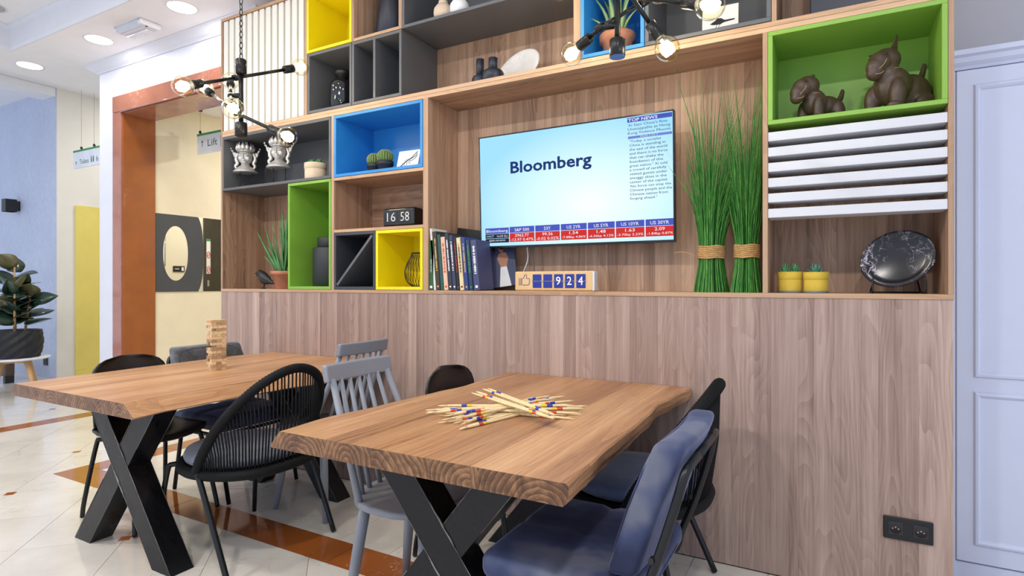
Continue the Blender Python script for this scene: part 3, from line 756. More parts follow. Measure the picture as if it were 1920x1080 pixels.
# ------------------------------------------------------------------ like counter
lc = thing('like_counter', 'birch flip counter with a thumbs up and the number 924', 'counter', (-1.262, .12, ZL), R(0)); 
MB().bbox(-.226, .226, -.02, .03, 0, .104, .006).build('body', M['plywood'], lc)
MB().bbox(.220, .232, -.018, .03, .002, .102, .002).build('end_cap', M['plastic_white'], lc)
for i, ch in enumerate(['', '', '9', '2', '4']):
    x0 = -.115 + i * .0625
    fl = MB().bbox(x0, x0 + .05, -.024, -.019, .054, .088, .001).bbox(x0, x0 + .05, -.024, -.019, .017, .051, .001).build('flap', M['flap'], lc)
    if ch: text_mb(ch, x0 + .012, x0 + .038, .032, .076, -.0252, bold=.01).build('digit', M['white_print'], fl)
    else: MB().box(x0 + .012, x0 + .036, -.0248, -.0242, .030, .034).build('digit', M['navy_print'], fl)
    for dx in (-.004, .05): MB().bbox(x0 + dx, x0 + dx + .004, -.0235, -.019, .048, .057, .0005).build('hinge', M['chrome'], fl)
thumb = [(-.198, .030), (-.188, .030), (-.188, .068), (-.198, .068)]
hand = [(-.182, .034), (-.182, .064), (-.172, .068), (-.164, .086), (-.156, .088), (-.152, .080), (-.156, .066), (-.138, .066), (-.134, .060), (-.137, .054), (-.134, .050), (-.137, .045), (-.136, .040), (-.139, .036), (-.142, .031), (-.176, .031)]
ic = MB()
for pl in (thumb, hand): ic.tube([(x_ , -.0208, z_) for x_, z_ in pl], .0014, 6, loop=True)
ic.build('thumb_icon', M['navy_print'], lc)

# ------------------------------------------------------------------ books
BK = [ # x0, x1, top, lean, colour, label, spine text, text material
 (-2.043, -2.008, 1.486, 0, (40, 92, 50), 'dark green book at the left end of the book row', 'Apple Design', 'white_print'),
 (-2.006, -1.990, 1.553, 5, (222, 220, 214), 'tall white book leaning next to the green book', '', 'ink'),
 (-1.988, -1.960, 1.534, 5, (64, 50, 40), 'thick dark brown book beside the tall white book', '~', 'gold_print'),
 (-1.957, -1.935, 1.515, 5, (38, 84, 78), 'teal book leaning in the book row', '', 'white_print'),
 (-1.933, -1.903, 1.500, 5, (228, 186, 160), 'salmon pink book in the book row', '~', 'red_print'),
 (-1.900, -1.874, 1.520, 5.5, (44, 48, 62), 'charcoal blue book right of the pink book', '~', 'white_print'),
 (-1.872, -1.846, 1.508, 5.5, (52, 60, 84), 'slate blue book in the middle of the book row', '~', 'white_print'),
 (-1.843, -1.825, 1.496, 6, (34, 34, 38), 'thin black book with red lettering on the spine', '~', 'red_print'),
 (-1.822, -1.794, 1.492, 6, (226, 204, 158), 'cream book with dark lettering in the book row', '~', 'ink'),
 (-1.790, -1.764, 1.492, 7, (44, 62, 132), 'royal blue book right of the cream book', '~', 'gold_print'),
 (-1.760, -1.734, 1.478, 7, (30, 60, 84), 'dark petrol book near the right end of the row', '~', 'green_print'),
 (-1.729, -1.690, 1.474, 9, (70, 74, 112), 'violet blue book with large white title', '~', 'white_print')]
for x0, x1, zt, lean, cc, lab, txt, tm in BK:
    lean = min(lean, 5.5); x0 *= .978; x1 = x1 * .978 - .0008; zt = 1.23 + (zt - 1.23) * .978
    w_ = x1 - x0; h_ = (zt - ZL) / math.cos(R(lean)) - .006
    bk = thing('book', lab, 'book', (x0 + w_ * .5, .082, ZL + .0005), group='books on the ledge under the television')
    cm = plain('book_cover', rgb(*cc), .5, 0, .06, 20)
    dy = .075; 
    xf = Matrix.Rotation(R(-lean), 4, 'Y')
    lift = math.sin(R(lean)) * w_ * .5
    T_ = Matrix.Translation((0, 0, lift)) @ xf
    MB().bbox(-w_ / 2, w_ / 2, -dy, -dy + .004, 0, h_, .0015).bbox(-w_ / 2, -w_ / 2 + .003, -dy, dy, 0, h_, .0008).bbox(w_ / 2 - .003, w_ / 2, -dy, dy, 0, h_, .0008).xf(T_).build('cover', cm, bk)
    MB().box(-w_ / 2 + .003, w_ / 2 - .003, -dy + .004, dy - .004, .004, h_ - .004).xf(T_).build('pages', M['paper'], bk)
    if txt == '~':
        zz = h_ * .88; mk = MB()
        while zz > h_ * .34:
            l_ = rnd.uniform(.0025, .0055); hw = w_ * rnd.uniform(.12, .2)
            mk.box(-hw, hw, -dy - .0007, -dy + .001, zz - l_, zz); zz -= l_ + rnd.choice((.0013, .0013, .0013, .0013, .006))
        mk.box(-w_ * .2, w_ * .2, -dy - .0007, -dy + .001, h_ * .05, h_ * .05 + w_ * .35)
        tag(mk.xf(T_).build('spine_print', M[tm], bk), kind='stuff')
    elif txt:
        tb = text_mb(txt, 0, .075, 0, .012, 0)
        tb.xf(Matrix.Rotation(R(90), 4, 'Y')).xf(Matrix.Translation((-.006, -dy - .0008, h_ * .62))).xf(T_).build('spine_title', M[tm], bk)
        MB().box(-.008, .008, -dy - .0007, -dy + .001, .012, .026).xf(T_).build('publisher_mark', M['paper'], bk)
bk = thing('book', 'picture book facing out with a woman in a white dress on its cover', 'book', (-1.622, .215, ZL + .001), R(0), 'books on the ledge under the television')
T_ = Matrix.Rotation(R(14), 4, 'Z') @ Matrix.Rotation(R(-8), 4, 'Y') @ Matrix.Rotation(R(-9), 4, 'X')
T_ = Matrix.Translation((0, 0, .019)) @ T_
MB().bbox(-.085, .085, -.008, -.006, 0, .255, .001).bbox(-.085, .085, .006, .008, 0, .255, .001).bbox(-.085, -.082, -.008, .008, 0, .255, .001).xf(T_).build('cover', plain('slate_cover', rgb(62, 66, 96), .4, 0, .15, 8), bk)
MB().box(-.082, .082, -.006, .006, .003, .252).xf(T_).build('pages', M['paper'], bk)
fig = MB()
fig.prism_y([(-.020, .0), (.05, .0), (.042, .05), (.034, .10), (.030, .13), (-.002, .13), (-.008, .10), (-.014, .05)], -.0092, -.0082, 0)
fig.prism_y([(-.004, .115), (.032, .115), (.046, .165), (.034, .195), (.022, .20), (.004, .20), (-.014, .19), (-.02, .16)], -.0096, -.0083, 1)
fig.prism_y([(.006 + .015 * math.cos(t_ * .5), .222 + .020 * math.sin(t_ * .5)) for t_ in range(0, 13)], -.0096, -.0083, 1)
fig.prism_y([(.012 + .018 * math.cos(t_ * .5), .230 + .014 * math.sin(t_ * .5)) for t_ in range(0, 13)], -.0099, -.0084, 2)
fig.xf(T_).build('cover_figure', [M['white_print'], plain('skin_print', rgb(190, 132, 100), .5), M['ink']], bk)

bk = thing('book', 'large flat black book leaning behind the book row', 'book', (-1.87, .235, ZL + .001), 0, 'books on the ledge under the television')
T_ = Matrix.Translation((0, 0, .018)) @ Matrix.Rotation(R(9), 4, 'Y')
MB().bbox(-.13, .15, -.012, -.009, 0, .34, .001).bbox(-.13, .15, .009, .012, 0, .34, .001).bbox(-.13, -.127, -.012, .012, 0, .34, .001).xf(T_).build('cover', M['black'], bk)
MB().box(-.127, .147, -.009, .009, .003, .337).xf(T_).build('pages', M['paper'], bk)

# ------------------------------------------------------------------ shelf decoration
def leaf_mb(base, tip, w, bend, thick=.006, n=8, up=Vector((0, 0, 1)), flat=.35, side=None, fold=0.0):
    """a thick pointed leaf along a bent spine"""
    base, tip = Vector(base), Vector(tip); d = tip - base; mid = base + d * .55 + Vector(bend)
    s = side if side else d.cross(Vector((d.y, -d.x, .3)))
    if s.length < 1e-6: s = Vector((1, 0, 0))
    s = Vector(s).normalized(); rs = []
    for i in range(n + 1):
        t = i / n; p = base * (1 - t) ** 2 + mid * 2 * t * (1 - t) + tip * t * t
        ww = w * (math.sin(math.pi * min(1, (t * .78 + .22))) if flat > .3 else (1 - t) ** .8) * (1 if t < 1 else .05)
        dd = (tip - base).normalized(); nn = dd.cross(s).normalized(); th = thick * (1 - t * .8)
        rs.append([p + s * ww, p + nn * (th + fold * ww), p - s * ww, p - nn * (th - fold * ww * .6)])
    return MB().rings(rs, smooth=True)
def agave_leaf(base, tip, w, bend=(0, 0, 0), thick=.008):
    d = (Vector(tip) - Vector(base)); a_ = math.sin(tip[0] * 91.0) * .5
    return leaf_mb(base, tip, w * 1.35, bend, thick, 8, flat=.2, side=d.cross(Vector((a_, 1, 0))))
def pot_mb(r0, r1, h, rim=.0, wall=.006):
    pr = [(r0 * .96, 0), (r0, .002), (r0 + (r1 - r0) * .8, h * .78)]
    if rim: pr += [(r1 + rim, h * .80), (r1 + rim, h), (r1 + rim - wall, h)]
    else: pr += [(r1, h), (r1 - wall, h)]
    pr += [(r1 - wall, h * .85), (.001, h * .85)]
    return MB().lathe(pr, n=28)

def silver_head(label, x, y, z0):
    r = thing('silver_head', label, 'sculpture', (x, y, z0), R(36), 'silver heads in the grey box')
    MB().bbox(-.085, .085, -.035, .035, 0, .012, .002).build('base', M['black'], r)
    for dx in (-.038, .046): MB().cyl((dx, 0, .01), (dx, 0, .125), .0032, n=8).build('rod', M['black'], r)
    zc = .118
    b = MB()
    b.lathe([(.060, 0), (.084, .002), (.082, .010), (.066, .026), (.046, .044), (.031, .054), (.028, .066), (.028, .085)], (0, 0, zc), 42, rib=lambda t, z: 1 + .035 * math.sin(21 * t) * (z < .045))
    b.build('collar', M['silver'], r)
    f = MB()
    f.ell((0, .0, zc + .116), (.049, .048, .058), 20, 14)
    f.ell((0, -.030, zc + .080), (.024, .022, .020), 12, 8)          # chin
    f.tube([(0, -.046, zc + .138), (0, -.053, zc + .122), (0, -.060, zc + .107)], [.005, .006, .008], 8)  # nose
    f.ell((0, -.054, zc + .105), (.011, .007, .006), 10, 6)
    for s in (-1, 1):
        f.ell((s * .020, -.043, zc + .124), (.014, .008, .007), 10, 6)   # lids
        f.tube([(s * .007, -.050, zc + .1405), (s * .020, -.048, zc + .1415), (s * .037, -.036, zc + .134)], .003, 6)  # brows
        f.ell((s * .022, -.030, zc + .102), (.020, .014, .020), 10, 8)
    f.tube([(-.015, -.046, zc + .0925), (0, -.053, zc + .0900), (.015, -.046, zc + .0925)], [.002, .0042, .002], 8); f.ell((0, -.050, zc + .0835), (.010, .006, .0038), 10, 6)
    ff = f.build('face', M['silver'], r); md = ff.modifiers.new('blend', 'REMESH'); md.mode = 'VOXEL'; md.voxel_size = .0022; md.use_smooth_shade = True
    cr = MB()
    cr.lathe([(.050, 0), (.054, .004), (.055, .016), (.050, .018)], (0, .0, zc + .150), 30, rib=lambda t, z: 1 + .02 * math.sin(20 * t))
    for i in range(7):
        t = math.pi + math.pi * i / 6; h = .042 + .014 * (1 - abs(i - 3) / 3)
        cx, cy = .053 * math.cos(t), .053 * math.sin(t)
        cr.tube([(cx * .96, cy * .96, zc + .160), (cx, cy, zc + .166 + h * .22), (cx * 1.04, cy * 1.04, zc + .166 + h * .55), (cx * 1.05, cy * 1.05, zc + .166 + h * .86)], [.012, .0165, .011, .003], 8)
        for q in (-1, 1): cr.ell((cx - q * .009 * math.sin(t), cy + q * .009 * math.cos(t), zc + .172 + h * .1), (.005, .005, .012), 6, 6)
        cr.ell((cx, cy, zc + .170 + h * .78), (.0045, .0045, .009), 6, 6)
        cr.ell((cx * 1.12, cy * 1.12, zc + .178), (.004, .004, .006), 6, 6)
    cr.build('crown', M['silver'], r)
    MB().lathe([(.026, 0), (.030, .01), (.024, .03), (.018, .034), (.020, .044), (.014, .056), (.008, .064), (.009, .070), (.003, .080)], (0, .010, zc + .156), 16).build('topknot', M['silver'], r)
    for s in (-1, 1):
        e = MB()
        pts = [(s * .052, .004, zc + .146), (s * .064, .004, zc + .122), (s * .066, .006, zc + .096), (s * .056, .002, zc + .072), (s * .068, -.004, zc + .05), (s * .060, -.008, zc + .03)]
        e.tube(spline(pts, 5), [.014 - .005 * abs(i - 12) / 12 for i in range(26)], 8)
        pts = [(s * .060, .006, zc + .110), (s * .078, .008, zc + .128), (s * .086, .008, zc + .15), (s * .094, .006, zc + .168)]
        e.tube(spline(pts, 5), [.012 - .0005 * i for i in range(16)], 8)
        for i in range(6): e.ell((s * (.076 + .005 * i), .004, zc + .128 + .009 * i + .006 * (i % 2)), (.007, .006, .007), 6, 6)
        e.ell((s * .074, .006, zc + .142), (.012, .008, .012), 8, 6); e.ell((s * .060, .004, zc + .082), (.011, .008, .016), 8, 6)
        e.build('ear_ornament', M['silver'], r)
    return r
ZG = 1.9155
silver_head('silver crowned head on a stand, left of the pair', -3.735, .10, ZG)
silver_head('silver crowned head on a stand, nearer the lamp bulb', -3.375, .10, ZG).rotation_euler = (0, 0, R(30))

def rosette(parent, m, c, n, r, h, w, seed):
    q = random.Random(seed)
    for i in range(n):
        t = i * 2.4; k_ = i / n; rr = r * (.35 + .65 * k_)
        tip = (c[0] + rr * math.cos(t), c[1] + rr * math.sin(t), c[2] + h * (1.1 - .75 * k_) * q.uniform(.85, 1.1))
        leaf_mb((c[0] + .15 * rr * math.cos(t), c[1] + .15 * rr * math.sin(t), c[2] - .004), tip, w, (0, 0, h * .05), .003, 5).build('leaf', m, parent)
def bag_pot(name, label, x, y, z, rad, h, m, leafm, seed, band=None, rosettes=((0, 0),)):
    r = thing(name, label, 'potted plant', (x, y, z))
    hb = h * .66
    MB().lathe([(rad * .97, 0), (rad, .003), (rad * 1.0, hb), (rad * .93, hb + .001), (rad * .93, hb - .01), (.001, hb - .012)], n=32, rib=lambda t, z_: 1 + .012 * math.sin(5 * t + 1)).build('bag', m, r)
    MB().lathe([(rad * 1.00, hb - .003), (rad * 1.05, hb + .0), (rad * 1.045, h), (rad * .97, h), (rad * .96, hb + .01)], n=32, rib=lambda t, z_: 1 + .012 * math.sin(5 * t + 1), cap=False).build('folded_cuff', m, r)
    MB().lathe([(.001, h - .012), (rad * .96, h - .012), (rad * .96, h - .008), (.001, h - .006)], n=20).build('soil', M['soil'], r)
    if band: MB().lathe([(rad * 1.022, 0.001), (rad * 1.024, h * .10), (rad * .98, h * .10)], n=32, cap=False).build('base_band', band, r)
    for i, (dx, dy) in enumerate(rosettes): rosette(r, leafm, (dx, dy, h - .008), 13, rad * (.9 if len(rosettes) == 1 else .58), .045, .010, seed + i)
    return r
bag_pot('potted_succulent', 'small succulent in a beige folded paper pot', -2.985, .075, ZG, .068, .108, M['beige'], M['succ'], 3, None, ((-.03, 0), (.03, .01)))
bag_pot('potted_succulent', 'succulent in a mustard pot, left of the pair beside the black plate', -.138, .10, 1.1875, .046, .090, M['yellow_pot'], M['succ'], 11, M['grey_print'], ((-.018, 0), (.02, .01)))
bag_pot('potted_succulent', 'succulent in a mustard pot, right of the pair beside the black plate', -.040, .10, 1.1875, .047, .088, M['yellow_pot'], M['succ2'], 21, M['grey_print'])

# aloe in terracotta beside the bird
r = thing('potted_aloe', 'spiky green aloe in a terracotta pot on the ledge behind the black bird', 'potted plant', (-3.352, .13, 1.1875))
pot_mb(.068, .088, .125, .006).build('pot', M['terracotta'], r); MB().lathe([(.001, .106), (.082, .107), (.082, .112), (.001, .118)], n=18).build('soil', M['soil'], r)
for i, (dx, dy, h, w_, bx) in enumerate([(-.23, -.05, .36, .013, .05), (-.11, -.02, .44, .016, .02), (-.02, .0, .52, .018, 0), (.05, -.02, .49, .017, -.01), (-.17, .03, .24, .012, .05), (.13, .02, .42, .015, -.03), (-.06, -.04, .33, .017, .01), (.02, -.05, .36, .018, 0), (-.03, .05, .42, .015, 0), (-.20, -.02, .16, .011, .05), (.09, -.05, .28, .014, -.02), (.16, -.02, .3, .012, -.04), (-.14, -.06, .40, .015, .03), (-.07, .02, .47, .016, .01), (-.09, -.06, .24, .016, .02), (-.045, -.07, .28, .017, .01)]):
    agave_leaf((dx * .12, dy * .3, .10), (dx, dy, .10 + h * .88), w_, (bx * -.6, 0, .02), .009).build('leaf', M['aloe'], r)
# black bird
r = thing('bird_figurine', 'matt black bird figurine standing on the ledge', 'figurine', (-3.49, .06, 1.1875), R(0))
b = MB(); ax = [(-.052, .103, .018), (-.040, .112, .024), (-.026, .106, .027), (-.010, .090, .036), (.012, .076, .041), (.034, .066, .036), (.055, .058, .027), (.078, .050, .017), (.104, .042, .010), (.122, .040, .004)]
rs = []
for x_, z_, q in ax: rs.append([(x_ + (0 if False else .25 * q * math.sin(t)), q * .85 * math.cos(t), z_ + q * math.sin(t)) for t in [2 * math.pi * j / 14 for j in range(14)]])
b.rings(rs).build('body', M['black'], r)
MB().cyl((-.060, 0, .112), (-.092, 0, .107), .009, .001, 8).build('beak', M['black'], r)
MB().cyl((.022, -.004, .045), (.012, -.004, .006), .0045, .0045, 8).build('leg', M['black'], r)
MB().tube([(-.022, -.004, .003), (.0, -.004, .006), (.012, -.004, .010), (.036, -.004, .004)], [.003, .005, .006, .003], 8).cyl((.0, -.016, .003), (.012, .010, .003), .003, .003, 8).build('foot', M['black'], r)
# canister in the green box
r = thing('canister', 'matt black lidded canister in the tall green box', 'canister', (-2.965, .19, 1.2065))
MB().lathe([(.112, 0), (.118, .005), (.118, .255), (.112, .262), (.078, .264)], n=36).build('body', M['charcoal'], r)
MB().lathe([(.084, .262), (.088, .266), (.088, .325), (.084, .330), (.001, .331)], n=32).build('lid', M['charcoal'], r)
# cacti
for lab, x, y, pr_, ph, cr_ in (('small round cactus in a black pot, left of the pair', -2.495, .10, .044, .062, .042), ('larger round cactus in a black pot, beside the lobster card', -2.395, .09, .050, .066, .047)):
    r = thing('potted_cactus', lab, 'cactus', (x, y, 1.9145), group='cacti in the blue box')
    MB().lathe([(pr_ * .80, 0), (pr_ * .82, .002), (pr_ * .95, ph * .62), (pr_ * 1.03, ph * .64), (pr_ * 1.05, ph), (pr_ * .97, ph), (pr_ * .95, ph * .8), (.001, ph * .8)], n=28).build('pot', M['charcoal'], r)
    zc = ph + cr_ * .62
    pf = [(cr_ * math.sin(math.pi * i / 14) + .0004, -cr_ * .95 * math.cos(math.pi * i / 14)) for i in range(15)]
    MB().lathe(pf, (0, 0, zc), 72, rib=lambda t, z_: 1 + .07 * math.cos(18 * t)).build('body', M['cactus'], r)
    sp = MB()
    for k_ in range(18):
        t = 2 * math.pi * k_ / 18
        for i in range(3, 13):
            a_ = math.pi * i / 14; q = cr_ * 1.07 * math.sin(a_); p = (q * math.cos(t), q * math.sin(t), zc - cr_ * .95 * math.cos(a_))
            sp.ell(p, (.0022, .0022, .0028), 4, 3)
    tag(sp.build('spines', M['spine'], r), kind='stuff')
# cards
r = thing('lobster_card', 'white card with a lobster drawing leaning in the blue box', 'card', (-2.225, .085, 1.9148), R(-4)); r.rotation_euler = (R(-16), 0, R(2))
MB().bbox(-.080, .080, 0, .008, 0, .128, .001).build('panel', M['paper'], r)
ln = MB(); 
for pts, w_ in (([(-.066, .006), (-.03, .034), (.0, .052), (.02, .06)], .0032), ([(.02, .06), (.04, .078), (.062, .096)], .002), ([(.02, .058), (.05, .07), (.062, .078), (.056, .086)], .0022), ([(.01, .05), (.03, .048), (.052, .058), (.062, .072)], .0016), ([(-.01, .046), (-.03, .052)], .0012), ([(.0, .05), (-.016, .060)], .0012), ([(.006, .048), (.004, .030)], .0012), ([(-.006, .042), (-.006, .022)], .0012), ([(-.02, .034), (-.026, .018)], .0012), ([(.014, .05), (.020, .028)], .0012), ([(-.05, .012), (-.04, .006)], .002)):
    ln.tube([(x_, -.0003, z_ * 1.2) for x_, z_ in pts], w_, 6)
ln.build('lobster_drawing', M['ink'], r)
MB().cyl((.058, .012, .004), (.086, .004, .016), .003, n=6).build('easel_foot', M['black'], r)
r = thing('bird_card', 'white card with a black bird silhouette in the upper grey box', 'card', (-.43, .13, 2.3505)); r.rotation_euler = (R(-8), 0, R(3))
MB().bbox(-.079, .079, 0, .008, 0, .165, .001).build('panel', M['paper'], r)
bd = MB().prism_y([(x_, z_ + .030) for x_, z_ in [(-.045, .052), (-.03, .046), (0.0, .044), (.018, .052), (.062, .056), (.064, .062), (.02, .062), (.004, .074), (-.012, .076), (-.022, .066)]], -.001, .0004)
bd.tube([(-.012, -.0003, .078), (-.022, -.0003, .052)], .0012, 5); bd.tube([(.0, -.0003, .076), (-.012, -.0003, .050)], .0012, 5)
bd.build('bird_silhouette', M['ink'], r)
# flip clock
r = thing('flip_clock', 'retro black flip clock reading 16 58', 'clock', (-2.262, .06, 1.5655), R(0))
MB().rbox(0, .04, .062, .245, .095, .112, .016, 4).build('case', M['black_gloss'], r)
MB().bbox(-.09, -.05, 0, .07, 0, .010, .002).bbox(.05, .09, 0, .07, 0, .010, .002).build('foot', M['black'], r)
fr = MB(); 
fr.rings([[(sx * .112, y_, .062 + sz * .044) for sx, sz in ((-1, -1), (1, -1), (1, 1), (-1, 1))] for y_ in (-.0085,)] + [[(sx * .104, -.0095, .062 + sz * .036) for sx, sz in ((-1, -1), (1, -1), (1, 1), (-1, 1))]], cap=False, smooth=False).build('face_frame', M['charcoal'], r)
MB().box(-.108, .108, -.0085, -.0078, .026, .098).build('face', M['black'], r)
for cx, s in ((-.050, '16'), (.054, '58')):
    fl = MB().bbox(cx - .042, cx + .042, -.0105, -.008, .063, .094, .001).bbox(cx - .042, cx + .042, -.0105, -.008, .031, .0622, .001).build('flap', M['charcoal'], r)
    text_mb(s, cx - .032, cx + .032, .036, .089, -.0112, bold=-.016).build('digits', M['white_print'], fl)
MB().box(-.02, .0, -.0098, -.0092, .018, .0195).build('maker_mark', M['grey_print'], r)
# wire vase
r = thing('wire_vase', 'black wire vase in the small yellow box', 'vase', (-2.175, .14, 1.2065))
pf = [(.040, 0), (.070, .03), (.084, .07), (.080, .115), (.060, .16), (.045, .19), (.043, .205)]
sp = spline([(a_, 0, b_) for a_, b_ in pf], 4)
for i in range(26):
    t = 2 * math.pi * i / 26; tw = lambda k_: t + .5 * k_ / len(sp)
    MB().tube([(p.x * math.cos(tw(j)), p.x * math.sin(tw(j)), p.z) for j, p in enumerate(sp)], .0016, 5).build('wire', M['black'], r)
for q, z_ in ((.040, .002), (.043, .205)): MB().tube([(q * math.cos(2 * math.pi * j / 24), q * math.sin(2 * math.pi * j / 24), z_) for j in range(24)], .0028, 6, loop=True).build('ring', M['black'], r)
# jar in upper grey box
r = thing('glass_jar', 'glossy black stoppered jar in the upper grey box', 'jar', (-2.79, .13, 2.3505))
MB().lathe([(.078, 0), (.088, .006), (.089, .16), (.084, .185), (.062, .205), (.040, .212)], n=32).build('body', M['black_gloss'], r)
MB().lathe([(.036, .21), (.038, .24), (.052, .243), (.054, .262), (.048, .272), (.001, .274)], n=24).build('stopper', M['black'], r)
# dark tapered planters in the top compartments
r = thing('tapered_vase', 'dark tapered vase in the top compartment above the grey boxes', 'vase', (-2.415, .19, 2.7445))
MB().lathe([(.118, 0), (.122, .004), (.085, .30), (.078, .355), (.072, .355), (.08, .29), (.08, .05), (.001, .045)], n=32).build('body', M['navy_ceramic'], r)
MB().lathe([(.079, .330), (.082, .333), (.079, .356), (.075, .357)], n=32, cap=False).build('rim', M['navy_ceramic'], r)
r = thing('storage_box', 'dark storage box in the top compartment above the leather dogs', 'box', (.13, .19, 2.3305))
MB().bbox(-.19, .19, -.12, .12, 0, .30, .004).build('body', M['navy_ceramic'], r); MB().bbox(-.195, .195, -.125, .125, .30, .36, .004).build('lid', M['black_box'], r)
# ribbed vases
for lab, x, m_ in (('small tan ribbed vase on the high dark shelf', -1.935, 'beige'), ('small white ribbed vase on the high dark shelf', -1.822, 'white_print')):
    r = thing('ribbed_vase', lab, 'vase', (x, .06, 2.7408))
    MB().lathe([(.034, 0), (.048, .008), (.054, .035), (.052, .062), (.036, .086), (.024, .092)], n=64, rib=lambda t, z_: 1 + .025 * math.cos(22 * t)).build('body', M[m_], r)
    MB().lathe([(.023, .090), (.026, .096), (.027, .108), (.022, .110), (.020, .098)], n=24).build('neck', M[m_], r)
# bottle vases and the marble plate
for lab, x, y, br, h1, nr, h2 in (('dark navy bottle vase with a slim tall neck', -1.700, .085, .046, .055, .022, .150), ('dark navy bottle vase with a wide body and thick neck', -1.598, .055, .060, .060, .025, .128)):
    r = thing('bottle_vase', lab, 'vase', (x, y, 2.3303))
    MB().lathe([(br * .94, 0), (br, .004), (br, h1 * .72), (br * .85, h1 * .95), (nr * 1.1, h1 * 1.08)], n=32).build('body', M['navy_ceramic'], r)
    MB().lathe([(nr, h1), (nr, h2), (nr * .8, h2 + .001), (nr * .75, h1)], n=24).build('neck', M['navy_ceramic'], r)
r = thing('marble_plate', 'oval white marble plate leaning behind the bottle vases', 'plate', (-1.475, .17, 2.3306), R(0)); r.rotation_euler = (R(-14), R(-26), R(0))
n_ = 40; rs = []
for s_, y_ in ((.90, .010), (1.0, .004), (1.0, -.004), (.94, -.008), (.80, -.004), (.01, -.003)): rs.append([(.150 * s_ * math.cos(2 * math.pi * j / n_), y_, .112 + .105 * s_ * math.sin(2 * math.pi * j / n_)) for j in range(n_)])
MB().rings(rs).build('dish', M['white_marble'], r)
# aloe in blue upper box
r = thing('potted_aloe', 'pale aloe in a chunky terracotta pot in the blue box above the television', 'potted plant', (-.925, .15, 2.3506))
MB().lathe([(.060, 0), (.064, .003), (.076, .085), (.090, .092), (.092, .125), (.084, .132), (.076, .125), (.07, .10), (.001, .098)], n=28, rib=lambda t, z_: 1 + .012 * math.sin(3 * t)).build('pot', M['terracotta'], r)
MB().lathe([(.001, .100), (.074, .101), (.074, .106), (.001, .11)], n=16).build('soil', M['soil'], r)
for dx, dy, h, w_ in ((-.12, -.03, .24, .013), (-.13, -.06, .12, .010), (-.06, 0, .30, .020), (-.03, -.05, .22, .022), (.03, -.03, .28, .021), (.07, 0, .26, .022), (.09, -.05, .2, .016), (.12, -.03, .13, .010), (0, .04, .30, .018), (-.09, .04, .25, .015)):
    agave_leaf((dx * .2, dy * .3, .10), (dx, dy, .10 + h), w_, (-dx * .3, 0, .02), .010).build('leaf', M['aloe2'], r)
# black marble plate on stand
r = thing('marble_plate', 'oval black marble plate with white veins on a wire stand', 'plate', (.252, .15, 1.1875), R(0))
T_ = Matrix.Translation((0, 0, .14)) @ Matrix.Rotation(R(-28), 4, 'Y') @ Matrix.Rotation(R(-12), 4, 'X')
rs = []
for s_, y_ in ((.60, .018), (.88, .012), (.995, .002), (1.0, -.004), (.97, -.007), (.82, .004), (.70, .009), (.01, .010)): rs.append([(.134 * s_ * math.cos(2 * math.pi * j / 48), y_, .112 * s_ * math.sin(2 * math.pi * j / 48)) for j in range(48)])
MB().rings(rs).xf(T_).build('dish', M['black_marble'], r)
for sx in (-1, 1):
    MB().tube(spline([(sx * .088, .09, .003), (sx * .088, .0, .003), (sx * .088, -.055, .003), (sx * .088, -.06, .03), (sx * .086, -.058, .062), (sx * .086, -.05, .066)], 4), .0036, 8).build('stand_leg', M['black'], r)
    MB().tube([(sx * .088, .09, .003), (sx * .06, .05, .12)], .003, 8).build('stand_rest', M['black'], r)
MB().tube([(-.088, .09, .003), (.088, .09, .003)], .003, 8).build('stand_bar', M['black'], r)

